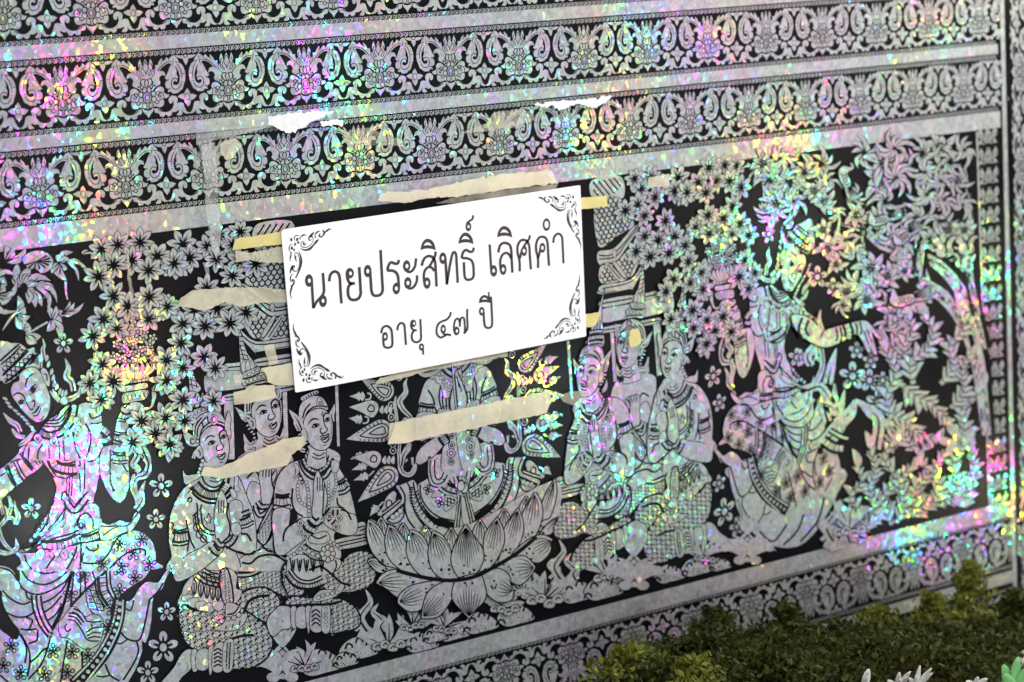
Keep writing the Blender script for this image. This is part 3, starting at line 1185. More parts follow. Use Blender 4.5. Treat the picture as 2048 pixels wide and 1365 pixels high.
def face(F, dx=0, dy=0, sx=1.0, sy=1.0, cx=1180, moustache=False, lw=1.0):
    """three-quarter face; template in the crop of the middle worshipper"""
    T = lambda pts: [((x - cx) * sx + cx + dx, (y - 800) * sy + 800 + dy) + tuple(r) for x, y, *r in pts]
    F.sh(T([(1030, 700), (1015, 800), (1040, 900), (1080, 990), (1135, 1050), (1220, 1075), (1300, 1040), (1342, 950), (1352, 830), (1335, 720), (1280, 620), (1190, 590), (1100, 620)]), 15 * lw)
    L = lambda pts, w: F.line(T(pts), [q * lw for q in w] if isinstance(w, list) else w * lw, 1)
    L([(1062, 778), (1105, 722), (1150, 708), (1190, 722)], [5, 12, 12, 5])
    L([(1105, 812), (1140, 772), (1196, 772)], [4, 14, 8]); L([(1110, 814), (1160, 806), (1194, 780)], 7)
    F.ell(T([(1156, 788)])[0], 20, 20, 1, n=9)
    L([(1325, 655), (1280, 642), (1244, 680), (1248, 740), (1262, 790), (1290, 826), (1284, 852)], [5, 12, 12, 8, 8, 8, 10])
    L([(1252, 740), (1288, 700), (1326, 706)], [4, 14, 6]); L([(1258, 742), (1300, 736), (1326, 714)], 7)
    F.ell(T([(1292, 718)])[0], 17, 18, 1, n=9)
    L([(1228, 812), (1206, 838), (1214, 874), (1246, 878), (1284, 856)], [6, 9, 10, 11, 8])
    L([(1210, 950), (1244, 924), (1266, 932), (1308, 898)], [5, 9, 9, 6]); L([(1212, 954), (1260, 948), (1308, 905)], [6, 11, 6]); L([(1222, 962), (1262, 988), (1304, 950), (1308, 908)], [5, 10, 10, 6])
    L([(1240, 1015), (1265, 1022), (1285, 1010)], 6)
    if moustache:
        L([(1205, 930), (1230, 900), (1262, 906), (1300, 885), (1320, 895)], [4, 11, 8, 11, 4])


# ------------------------------------------------------------------ left: dancing figure holding a flower bowl
L1, L2, L3, L4 = crop(0, 480, 350), crop(0, 680, 350), crop(0, 900, 350), crop(0, 1132, 350)
C4 = crop(0, 440, 700)

# big leafy blooms in the upper left corner
def blooms_left():
    F = Fig(L1, 4)
    for c, L, n, a0, a1, cu, w in (((270, 560), 310, 4, -2.1, -1.2, -.12, .33), ((280, 570), 330, 5, -.85, .3, -.28, .26), ((300, 590), 300, 4, .5, 1.35, -.18, .28),
                                   ((-60, 640), 330, 6, -1.5, .6, .35, .2), ((-80, 520), 330, 5, -1.3, .1, -.35, .18), ((60, 260), 300, 3, -1.6, -.6, .2, .3),
                                   ((690, 275), 230, 4, .6, 2.2, .18, .36), ((690, 270), 210, 3, -1.2, -.1, -.25, .34), ((760, 260), 330, 4, .2, .95, -.18, .12),
                                   ((600, 930), 250, 4, -.3, 1.9, -.2, .36), ((610, 940), 210, 2, -1.9, -1.3, .1, .3), ((720, 870), 300, 4, -1.0, -.2, .15, .17),
                                   ((400, 560), 360, 5, .1, 1.1, -.3, .16), ((190, 880), 230, 4, -1.5, .9, .2, .36), ((300, 1120), 200, 3, -.5, .6, .1, .5), ((290, 1080), 160, 3, -1.7, -.7, .1, .4), ((960, 180), 180, 2, -.7, .1, -.2, .15)):
        F.frond(c, L, n, a0, a1, cu, w)
    # ruffled blossom near the top edge
    F.sh([(260, 230), (330, 160), (430, 130), (540, 150), (620, 230), (600, 330), (500, 390), (420, 340), (330, 330)], 10)
    for i in range(9):
        a = 2.6 - i * .42
        F.line([(430, 250), (430 + 165 * math.cos(a), 250 + 95 * math.sin(a))], [4, 16], 1, smooth=False)
    F.ell((280, 565), 48, 62, 1)
    F.line([(560, 960), (430, 1035), (330, 1100)], [20, 26, 8], 0)
    F.line([(30, 1060), (110, 940), (230, 800)], [10, 30, 18], 0)
    F.line([(770, 490), (770, 600), (790, 700)], [30, 22, 18], 0)
    F.build('bloom_branch', mural)
blooms_left()


def dancer_left():
    F = Fig(L2, 90)
    # crown
    F.sh([(-60, 60), (60, 20), (130, 40), (235, 45), (320, 110), (400, 90), (410, 150), (470, 180), (460, 330), (430, 340), (330, 330), (240, 400), (80, 510), (20, 480), (-60, 430)])
    F.line([(0, 250), (110, 150), (225, 50)], 15, 1); F.line([(10, 290), (130, 190), (240, 75)], 13, 1)
    F.line([(30, 420), (160, 300), (330, 130)], 16, 1); F.line([(40, 395), (170, 270), (310, 115)], 10, 1)
    F.line([(60, 500), (220, 380), (400, 170)], 18, 1)
    F.lattice([(40, 300), (230, 110), (330, 110), (300, 150), (70, 370)], 52, 8, 0.1, 1.4, dots=False)
    F.lattice([(60, 420), (330, 180), (400, 180), (250, 380), (100, 490)], 52, 9, 0.1, 1.5, dots=False)
    for k in range(6):
        F.line([(330 + k * 12, 300 - k * 22), (400 + k * 10, 262 - k * 20), (450 + k * 4, 290 - k * 26)], 9, 1)
    # face
    face = [(235, 400), (330, 330), (430, 340), (495, 430), (545, 560), (585, 680), (580, 800), (545, 900), (490, 945), (420, 955), (350, 910), (270, 830), (215, 760), (150, 670), (130, 590), (160, 510), (225, 480)]
    F.sh(face, 16)
    F.line([(300, 560), (310, 480), (350, 420), (415, 390)], [8, 14, 14, 4], 1)
    F.line([(340, 600), (375, 555), (430, 515)], [6, 16, 6], 1); F.line([(350, 640), (400, 610), (430, 540)], [6, 10, 8], 1)
    F.ell((385, 585), 24, 38, 1, .5)
    F.line([(150, 660), (200, 625), (260, 640), (300, 710), (335, 790), (370, 820), (390, 800)], [6, 13, 13, 9, 9, 12, 10], 1)
    F.line([(210, 740), (240, 710), (290, 715)], [4, 15, 6], 1); F.ell((250, 740), 32, 18, 1, -.4)
    F.line([(375, 730), (395, 705), (408, 740), (395, 790)], 11, 1)
    F.line([(370, 865), (420, 840), (450, 790), (470, 770)], [6, 18, 14, 5], 1)
    F.line([(385, 890), (440, 880), (480, 800)], 10, 1); F.line([(450, 935), (485, 935), (510, 895)], 9, 1)
    # ear and the pearl edge of the headdress
    F.sh([(480, 350), (530, 340), (580, 440), (575, 540), (540, 520), (500, 430)], 10); F.line([(510, 400), (545, 410), (550, 480)], 10, 1)
    for i, (x, y) in enumerate(((545, 210), (565, 280), (600, 370), (620, 440), (630, 510), (660, 545), (700, 600), (730, 620), (765, 620))):
        F.leaf((x - 12, y + 52), (x + 14, y - 42), 56, .05, 1, same=False); F.leaf((x - 12, y + 46), (x + 12, y - 36), 40, .05, 0, same=False)
    for (x, y) in ((60, 690), (90, 740), (120, 785), (180, 830), (220, 870), (265, 905), (300, 940), (330, 985), (365, 1020), (390, 1060)):
        F.ell((x, y), 44, 24, 1, .5); F.ell((x, y), 34, 15, 0, .5)
    F.flame([(520, 230), (500, 120), (520, 60), (495, -20)], [60, 50, 30, 2])
    F.flame([(470, 330), (480, 240), (490, 180)], [50, 44, 24])
    # flying ribbons
    F.flame([(240, 1080), (200, 1000), (120, 950), (35, 850)], [44, 60, 60, 2]); F.flame([(290, 1140), (200, 1120), (140, 1040)], [40, 56, 20])
    F.flame([(200, 1240), (300, 1190), (400, 1070)], [4, 70, 20])
    F.flame([(860, 600), (840, 500), (780, 430), (800, 330), (760, 215)], [60, 70, 80, 60, 2])
    F.flame([(720, 700), (830, 690), (920, 630), (945, 520)], [60, 60, 50, 4]); F.flame([(600, 590), (650, 660), (700, 720)], [50, 60, 50])
    F.sh([(700, 720), (740, 670), (790, 690), (790, 740), (740, 760)], 10)
    # shoulder and upper arm
    F.sh([(560, 950), (640, 900), (720, 830), (790, 770), (900, 770), (980, 740), (1060, 745), (1140, 800), (1180, 880), (1190, 1000), (1190, 1120), (1200, 1250), (1150, 1340), (1100, 1400), (900, 1400), (320, 1400), (330, 1210), (420, 1180), (480, 1060)])
    for k, (w) in enumerate((0, 42, 84)):
        F.line([(560 - k * 30, 950 + w * .7), (690, 930 + w), (770, 840 + w), (830, 770 + w * .5)], 12, 1)
    F.band([(470, 1080), (560, 1120), (680, 1100), (790, 1010), (850, 890), (870, 760)], 48, 9, 22, 10)
    F.line([(550, 960), (640, 920), (700, 850)], 11, 1); F.line([(560, 900), (620, 850), (640, 790)], 11, 1)
    for (x, y, s_) in ((630, 1190, 70), (800, 1110, 66), (900, 950, 60), (440, 1150, 60)):
        F.sh([(x, y + s_), (x - s_ * .7, y), (x - s_ * .3, y - s_ * .7), (x + s_ * .3, y - s_ * .7), (x + s_ * .7, y)], 9)
        F.line([(x - 18, y - 10), (x, y + 30), (x + 18, y - 10)], 8, 1)
    F.sh([(940, 1030), (1010, 1010), (1030, 1120), (1000, 1260), (950, 1300), (905, 1220), (900, 1110)], 11)
    F.line([(1000, 980), (1060, 1100), (1055, 1240), (1010, 1380)], 13, 1); F.line([(860, 1080), (880, 1250), (940, 1390)], 13, 1)
    F.line([(1040, 850), (1080, 920), (1180, 880)], 13, 1); F.line([(1060, 980), (1140, 980), (1190, 960)], 12, 1)
    F.band([(1185, 1040), (1230, 1060), (1270, 1100)], 60, 8, 3)
    F.band([(1190, 1180), (1240, 1180), (1290, 1150)], 44, 8, 4)
    F.line([(340, 1260), (330, 1400)], 12, 1); F.line([(440, 1400), (450, 1300), (500, 1220)], 13, 1)
    F.line([(690, 1180), (700, 1400)], 10, 1); F.line([(740, 1180), (755, 1400)], 10, 1); F.line([(570, 1240), (580, 1400)], 10, 1)
    F.build('dancing_figure', mural)

    # forearm holding the bowl
    F = Fig(L2, 90)
    F.sh([(1360, 1000), (1380, 920), (1420, 860), (1420, 790), (1490, 760), (1560, 730), (1640, 740), (1700, 790), (1760, 780), (1780, 680), (1775, 560), (1800, 600), (1830, 640), (1810, 720), (1780, 790), (1700, 830), (1600, 830), (1550, 850), (1530, 920), (1500, 1000), (1500, 1120), (1510, 1250), (1500, 1400), (1310, 1400), (1330, 1220), (1350, 1100)])
    F.line([(1450, 800), (1480, 780), (1520, 740)], 12, 1); F.line([(1690, 790), (1740, 760), (1770, 700)], 10, 1)
    F.band([(1400, 880), (1460, 910), (1530, 900)], 46, 9, 3); F.band([(1385, 930), (1450, 945), (1510, 930)], 14, 8)
    F.band([(1340, 1090), (1420, 1110), (1505, 1100)], 18, 9); F.band([(1335, 1140), (1420, 1160), (1505, 1145)], 44, 9, 4); F.band([(1325, 1190), (1420, 1215), (1510, 1195)], 16, 9)
    F.build('raised_forearm', mural)


def bowl():
    F = Fig(L2, 60)
    # pedestal and lotus-petal bowl
    F.sh([(1440, 640), (1560, 610), (1720, 590), (1730, 650), (1680, 700), (1560, 720), (1440, 740)])
    for i in range(6):
        x = 1470 + i * 48; y = 680 - i * 8
        F.sh([(x, y + 40), (x - 18, y), (x, y - 46), (x + 18, y)], 8)
    F.sh([(1455, 550), (1580, 530), (1710, 505), (1725, 550), (1690, 570), (1570, 590), (1470, 600)])
    for i in range(7):
        x = 1430 + i * 50; y = 490 - i * 6
        F.sh([(x - 24, y + 22), (x, y - 40), (x + 24, y + 18)], 8)
    for i in range(8):
        x = 1380 + i * 58; y = 380 - i * 4
        b = 1490 + i * 24
        F.sh([(x - 30, y - 10), (x - 6, y - 90), (x + 28, y - 14), ((x + b) / 2 + 16, y + 60), (b, y + 110), ((x + b) / 2 - 20, y + 60)], 9)
    # heap of little flowers
    rnd = random.Random(3)
    pts = []
    for k in range(400):
        t = rnd.random()
        y = -300 + 560 * t
        hw = 70 + 250 * t ** .8
        x = 1575 + rnd.uniform(-hw, hw)
        if all((x - a) ** 2 + (y - b) ** 2 > 72 ** 2 for a, b in pts):
            pts.append((x, y))
    for j, (x, y) in enumerate(pts):
        F.k = 60 + (j % 6)
        F.lines_open = False
        F.flower5((x, y), 52, rot=rnd.random() * 6)
    F.build('flower_bowl', mural)


dancer_left()
bowl()


def dancer_body():
    F = Fig(L3, 86)
    # left arm with bangles
    F.sh([(-60, 300), (60, 190), (200, 60), (270, -40), (480, -40), (500, 160), (380, 270), (250, 350), (160, 440), (0, 600), (-60, 640)])
    F.band([(80, 190), (130, 320), (200, 420)], 20, 9); F.band([(130, 160), (180, 290), (235, 390)], 62, 9, 5); F.band([(180, 140), (240, 270), (290, 340)], 18, 9)
    F.band([(250, 30), (320, 150), (400, 240)], 18, 9); F.band([(300, 0), (360, 110), (430, 200)], 60, 9, 5); F.band([(345, -20), (410, 90), (460, 170)], 16, 9)
    F.line([(0, 310), (60, 270), (80, 260)], 11, 1); F.line([(120, 150), (200, 120), (250, 110)], 11, 1)
    # torso
    F.sh([(440, -40), (450, 60), (520, 170), (600, 290), (655, 400), (655, 520), (600, 660), (540, 790), (500, 880), (420, 960), (560, 1060), (900, 1020), (1160, 960), (1165, 700), (1090, 620), (1120, 480), (1160, 280), (1180, 150), (1200, -40)])
    F.line([(450, -20), (470, 80), (530, 190), (640, 330)], 14, 1)
    F.line([(575, -20), (590, 170), (640, 290), (740, 330), (860, 300), (900, 260)], 13, 1)
    F.band([(620, 10), (660, 100), (760, 140), (880, 110), (960, 20)], 20, 10)
    F.band([(600, 70), (650, 190), (780, 230), (900, 230)], 66, 10, 7, 10)
    F.sh([(890, 130), (960, 100), (990, 160), (960, 240), (920, 250), (890, 200)], 11); F.line([(905, 190), (940, 180), (930, 130)], 11, 1)
    F.line([(990, 120), (990, 470)], 12, 1); F.line([(935, 270), (940, 500)], 12, 1)
    for x in (785, 815, 845):
        F.line([(x, 310), (x - 4, 440), (x - 12, 540)], 10, 1)
    F.line([(1040, 0), (1010, 120), (1090, 130), (1180, 50)], 12, 1)
    F.line([(750, 480), (880, 640), (1030, 490)], 14, 1, smooth=False); F.band([(770, 600), (875, 710), (1010, 560)], 40, 10, 4)
    F.line([(740, 490), (720, 580), (770, 640), (700, 780), (560, 940)], 13, 1); F.line([(780, 660), (720, 830), (600, 990)], 11, 1)
    F.line([(640, 590), (580, 720), (550, 900)], 12, 1)
    F.line([(1010, 620), (960, 700), (930, 800)], 11, 1)
    # upper right arm (elbow hanging)
    F.sh([(1170, 240), (1180, 60), (1240, -40), (1500, -40), (1500, 150), (1510, 300), (1500, 450), (1450, 580), (1380, 615), (1290, 530), (1220, 400)])
    F.line([(1290, 0), (1290, 200), (1295, 380), (1330, 480)], 12, 1); F.ell((1330, 475), 18, 18, 1)
    F.band([(1300, 40), (1390, 60), (1490, 50)], 20, 8); F.band([(1310, 85), (1400, 105), (1490, 90)], 44, 8, 6); F.band([(1320, 135), (1400, 150), (1490, 140)], 16, 8)
    F.line([(1440, 170), (1470, 230), (1500, 260)], 11, 1)
    # falling ribbon at the arm
    F.flame([(1650, -30), (1700, 60), (1740, 180), (1700, 290), (1600, 330), (1560, 420), (1600, 560), (1600, 640)], [90, 110, 60, 90, 60, 90, 60, 30])
    F.flame([(1560, -30), (1610, 60), (1560, 170), (1620, 230), (1530, 330)], [60, 70, 80, 60, 20])
    F.line([(1520, 360), (1540, 290), (1590, 270), (1590, 310)], 14, 1); F.line([(1640, 160), (1680, 90), (1660, 60)], 11, 1)
    F.flame([(1590, 700), (1660, 600), (1650, 500), (1700, 360)], [80, 70, 70, 2])
    # belt
    F.sh([(300, 1200), (200, 1190), (400, 1130), (540, 1030), (700, 940), (760, 800)], 10)
    F.sh([(880, 910), (920, 800), (1000, 660), (1090, 630), (1160, 690), (1165, 860), (1150, 970), (1060, 1000), (930, 990)], 13)
    F.line([(900, 900), (930, 790), (1010, 740), (1080, 810), (1090, 930)], 14, 1)
    F.oval((950, 870), 48, 55, 11); F.oval((950, 880), 24, 28, 11)
    F.band([(440, 1150), (640, 1060), (820, 1010), (930, 960)], 20, 11); F.band([(480, 1130), (640, 1130), (800, 1100), (920, 1040)], 70, 11, 9, 12); F.band([(480, 1180), (700, 1190), (920, 1110)], 18, 11)
    F.band([(950, 1010), (1050, 990), (1150, 940)], 14, 9); F.band([(950, 1055), (1060, 1040), (1200, 980)], 46, 10, 9, 10)
    F.sh([(1170, 860), (1280, 880), (1400, 830), (1520, 850), (1580, 740), (1640, 760), (1600, 860), (1500, 980), (1380, 1020), (1290, 1060), (1210, 1080), (1170, 1000)], 12)
    F.line([(1170, 890), (1260, 900), (1360, 890), (1480, 890), (1560, 810), (1620, 730)], 10, 1); F.line([(1210, 1010), (1290, 940), (1390, 900)], 10, 1)
    F.band([(430, 960), (480, 910), (540, 800)], 30, 9); F.lattice([(410, 930), (480, 760), (530, 800), (500, 900), (430, 970)], 44, 8, .3, 1.5, dots=False)
    F.beads([(360, 1060), (400, 1010), (470, 990), (560, 990)], 24, 60)
    # side ornament and sweeping ribbon
    F.flame([(165, 1190), (200, 1130), (180, 1030)], [70, 50, 2]); F.oval((320, 1150), 48, 44, 12); F.line([(290, 1140), (330, 1120), (330, 1160)], 11, 1)
    F.flame([(-20, 900), (20, 1040), (90, 1140), (170, 1190)], [40, 50, 44, 20])
    F.flame([(-40, 1180), (60, 1210), (180, 1200)], [60, 56, 10])
    for p, w in (([(-10, 900), (60, 820), (90, 740), (50, 650)], [40, 50, 44, 4]), ([(180, 870), (215, 780), (180, 680), (170, 590)], [50, 60, 40, 2]), ([(90, 800), (140, 800), (170, 840), (160, 870)], [40, 40, 40, 20]),
                 ([(100, 770), (130, 650), (100, 540)], [36, 50, 30]), ([(40, 760), (20, 680), (0, 600)], [36, 46, 30])):
        F.flame(p, w)
    # hip cloth
    F.sh([(180, 1200), (300, 1210), (560, 1200), (930, 1110), (1170, 1070), (1300, 1060), (1420, 990), (1560, 950), (1660, 970), (1760, 1050), (1815, 1180), (1820, 1300), (1800, 1400), (320, 1420), (250, 1330), (230, 1260)])
    for i, x in enumerate((480, 640, 760, 860)):
        F.sh([(x - 60, 1230), (x, 1160), (x + 50, 1220), (x, 1290)], 9); F.line([(x - 20, 1200), (x, 1250)], 8, 1)
    for p in ([(290, 1230), (310, 1310), (370, 1400)], [(950, 1100), (940, 1400)], [(980, 1200), (960, 1300), (1010, 1330), (1150, 1320), (1260, 1230), (1330, 1100), (1400, 1010), (1500, 970)], [(900, 1130), (860, 1260), (780, 1400)],
              [(640, 1250), (600, 1300), (540, 1390)], [(1280, 1390), (1400, 1270), (1520, 1190), (1640, 1160), (1700, 1180), (1700, 1240)], [(1010, 1130), (1060, 1180), (1130, 1170), (1150, 1100)]):
        F.line(p, 14, 1)
    for (x, y) in ((1400, 1110), (1660, 1050), (1560, 1210), (1200, 1340), (1750, 1340), (1420, 1370)):
        F.flower5((x, y), 90, ground=True)
    F.build('dancing_figure_torso', mural)


dancer_body()


def dancer_skirt():
    F = Fig(L4, 84)
    F.sh([(-60, 20), (60, 10), (150, 60), (230, 180), (260, -40), (560, -60), (1000, -60), (1780, -60), (1760, 40), (1680, 150), (1600, 200), (1480, 280), (1380, 390), (1480, 420), (1560, 380), (1620, 280), (1720, 190), (1840, 200), (1900, 130), (1975, 20), (1985, 60), (1930, 170), (1900, 260), (1800, 360), (1780, 470), (1770, 640), (1740, 800), (1700, 900), (1660, 880), (1660, 1000), (1600, 1180), (1500, 1360), (1480, 1420), (-60, 1420), (-60, 760), (40, 780), (130, 840), (200, 860), (230, 760), (150, 660), (80, 540), (30, 420), (20, 300), (-60, 250)], 14)
    for p in ([(0, 20), (120, 60), (200, 160), (260, 260), (380, 330), (520, 320), (700, 230), (800, 140), (880, -20)], [(240, 30), (330, 160), (480, 220), (620, 190), (760, 90), (830, 0)], [(340, 0), (430, 70), (560, 90), (700, 50)],
              [(30, 290), (130, 390), (260, 450), (360, 420)], [(80, 550), (200, 600), (320, 590), (400, 540)], [(480, 440), (600, 390), (720, 290), (800, 160)], [(500, 560), (620, 470), (720, 350)], [(560, 640), (660, 560), (720, 440)],
              [(300, 300), (320, 370), (370, 400)], [(240, 740), (330, 750), (430, 740)], [(300, 600), (380, 640), (340, 740)], [(440, 750), (430, 870), (330, 910)], [(600, 740), (690, 560), (770, 380), (830, 140), (890, -20)],
              [(600, 800), (560, 950), (480, 1160), (330, 1330)], [(220, 780), (290, 900), (310, 1020), (290, 1140)], [(240, 800), (330, 960), (350, 1120), (320, 1300)], [(0, 1280), (80, 1350), (160, 1420)], [(790, 870), (760, 1040), (700, 1420)],
              [(960, 1000), (965, 1260)], [(1080, -20), (1090, 100), (1130, 180)], [(990, -20), (1000, 280)], [(940, 60), (940, 370)], [(880, 0), (850, 200), (830, 460)], [(350, 1130), (420, 1080), (500, 990), (560, 960)],
              [(1400, 760), (1480, 850), (1580, 880), (1650, 840), (1700, 650), (1750, 400)], [(1600, 890), (1620, 1000), (1560, 1150), (1440, 1340)], [(1230, 1150), (1290, 1280), (1400, 1350)], [(1750, 400), (1850, 300), (1910, 200)]):
        F.line(p, 14, 1)
    F.line([(820, 480), (1000, 290), (1310, 0)], 20, 1); F.line([(600, 760), (720, 540), (830, 120)], 22, 1)
    F.band([(400, 340), (420, 500), (490, 680), (590, 820)], 34, 10); F.band([(450, 350), (470, 500), (530, 660), (600, 770)], 30, 10)
    # embroidered hem
    F.band([(1140, 170), (1160, 320), (1250, 470)], 26, 10); F.band([(1200, 120), (1220, 300), (1310, 440)], 66, 10, 7, 12); F.band([(1265, 60), (1280, 250), (1350, 390)], 20, 10)
    F.lattice([(1030, 290), (1130, 190), (1160, 380), (1230, 480), (1200, 540), (1090, 520), (1040, 400)], 70, 9, .2, 1.2)
    F.line([(1000, 310), (1040, 460), (1100, 540), (1190, 570), (1210, 650)], 28, 0); F.line([(1000, 310), (1030, 470), (1090, 560), (1170, 590)], 9, 1)
    # hand resting on the knee
    F.sh([(690, 680), (740, 610), (830, 490), (900, 500), (1000, 600), (1080, 570), (1180, 600), (1210, 700), (1190, 830), (1160, 900), (1110, 940), (1020, 980), (930, 940), (840, 870), (780, 840), (710, 820)])
    F.band([(800, 570), (890, 590), (970, 680)], 16, 9); F.band([(850, 520), (930, 560), (990, 640)], 22, 9)
    for p in ([(790, 630), (880, 650), (960, 760), (1030, 870), (1160, 880)], [(1000, 640), (1080, 660), (1190, 650)], [(1010, 780), (1090, 730), (1190, 720)], [(1020, 820), (1100, 780), (1180, 790)], [(1030, 850), (1100, 830), (1180, 840)], [(1070, 680), (1080, 730)], [(780, 680), (760, 730), (790, 770), (830, 740)]):
        F.line(p, 11, 1)
    # beaded sash
    F.line([(1400, 380), (1370, 640), (1290, 880), (1130, 1130), (860, 1400)], 100, 1)
    F.k += 1
    F.line([(1375, 400), (1330, 640), (1230, 880), (1080, 1100), (850, 1340)], 22, 0); F.line([(1440, 400), (1420, 640), (1340, 860), (1220, 1080), (1000, 1370)], 20, 0)
    F.beads([(1405, 440), (1380, 640), (1290, 880), (1150, 1100), (920, 1360)], 24, 82, ring=False)
    F.line([(1350, 900), (1420, 910), (1490, 860)], 11, 1); F.line([(1130, 1290), (1210, 1300), (1280, 1280)], 11, 1); F.line([(1470, 500), (1530, 520), (1570, 400)], 11, 1)
    for (x, y) in ((975, 120), (1390, 30), (1580, 145), (1400, 300), (825, 340), (1310, 500), (1260, 720), (130, 940), (620, 1000), (845, 1010), (1030, 1055), (40, 1170), (245, 1255), (520, 1270), (790, 1250)):
        F.flower5((x, y), 92, ground=True)
    F.build('dancing_figure_skirt', mural)


dancer_skirt()
flowers(L3, [(365, 690, 118), (1885, 425, 140), (1825, 815, 115)])
flowers(L4, [(1950, 540, 110), (1910, 955, 180), (1730, 1250, 130)])
flowers(L2, [(742, 45, 118)])
_q = 700 / 2048.0
bursts(L1, [(1185, 110, 170), (1380, 60, 170), (1640, 30, 170), (1545, 240, 170), (1840, 190, 180), (1330, 300, 185), (1740, 360, 180), (1155, 430, 190), (2040, 280, 170), (1330, 660, 180), (1500, 780, 190), (1745, 670, 180), (1210, 930, 180),
            (1950, 790, 180), (1090, 1130, 170), (1370, 1040, 150), (1740, 930, 170), (1170, 1440, 150)])
bursts(L2, [(1200, 290, 170), (1050, 510, 160), (1330, 490, 190), (1190, 700, 170), (1920, 240, 190), (1930, 480, 180), (1660, 950, 180), (1920, 920, 190), (1550, 1200, 180), (1820, 1100, 170), (1985, 1240, 190)], lev=180)


# ------------------------------------------------------------------ three worshippers left of the lotus, pavilion behind them
T1, T2, T3, T4, T5 = crop(330, 460, 350), crop(330, 690, 350), crop(330, 900, 350), crop(330, 1132, 350), crop(500, 900, 350)


def pavilion_left():
    F = Fig(T1, 6)
    F.scales([(1120, 160), (1460, 120), (1480, 760), (1180, 700), (940, 640), (960, 500), (1060, 300)])
    F.sh([(1020, 60), (1110, -80), (1480, -100), (1480, 130), (1200, 170), (1060, 230)], 10); F.hatch([(1050, 60), (1130, -60), (1470, -80), (1470, 120), (1200, 160)], -1.0, 60, 12)
    F.sh([(860, 660), (960, 650), (1250, 840), (1480, 820), (1480, 990), (1260, 1010), (1100, 900)], 12)
    F.ln([(880, 670), (1080, 820), (1240, 950), (1480, 920)], [(900, 650), (1250, 900), (1480, 870)], w=10)
    F.sh([(1255, 860), (1285, 910), (1260, 960), (1225, 910)], 10)
    F.scales([(1080, 930), (1250, 1020), (1480, 1010), (1480, 1240), (1080, 1290), (950, 1180), (900, 1060)], 66, 54)
    F.sh([(1340, 1020), (1390, 1020), (1240, 1270), (1130, 1290), (1180, 1250)], 10); F.line([(1370, 1020), (1210, 1260)], 8, 1)
    F.sh([(1250, 1030), (1290, 1030), (1170, 1240), (1130, 1230)], 9)
    F.sh([(840, 1200), (880, 1170), (1070, 1310), (1480, 1260), (1480, 1350), (1080, 1400), (1000, 1380)], 12); F.ln([(860, 1190), (1060, 1340), (1480, 1300)], w=9)
    F.build('pavilion_roof', mural)
    F = Fig(T2, 6)
    F.sh([(940, -40), (1000, -30), (1080, 20), (1500, -30), (1500, 20), (1090, 80), (1060, 100)], 10)
    F.ln([(980, -20), (1070, 60)], [(1080, 40), (1500, -10)], w=9)
    F.sh([(1070, 170), (1500, 105), (1500, 190), (1080, 250)], 9); F.ln([(1070, 210), (1500, 145)], w=12)
    F.sh([(700, 230), (800, 215), (900, 210), (900, 290), (700, 300)], 9); F.ln([(700, 270), (900, 250)], w=10)
    F.sh([(480, 330), (700, 310), (900, 300), (1140, 270), (1520, 220), (1520, 380), (1200, 440), (900, 510), (640, 540), (480, 560)], 10)
    F.sh([(700, 590), (1000, 540), (1520, 450), (1520, 520), (1000, 610), (700, 650)], 9); F.ln([(700, 620), (1000, 575), (1520, 485)], w=10)
    F.build('pavilion_wall', mural)
    for x0, x1, y0, y1 in ((1375, 1445, 540, 1190), (1990, 2045, 470, 1190), (690, 815, 640, 1340)):
        F = Fig(T2, 8)
        F.sh([(x0, y0, 1), (x1 - 20, y0 - 12, 1), (x1, y1, 1), (x0 + 25, y1, 1)], 10)
        F.build('pavilion_column', mural)


pavilion_left()


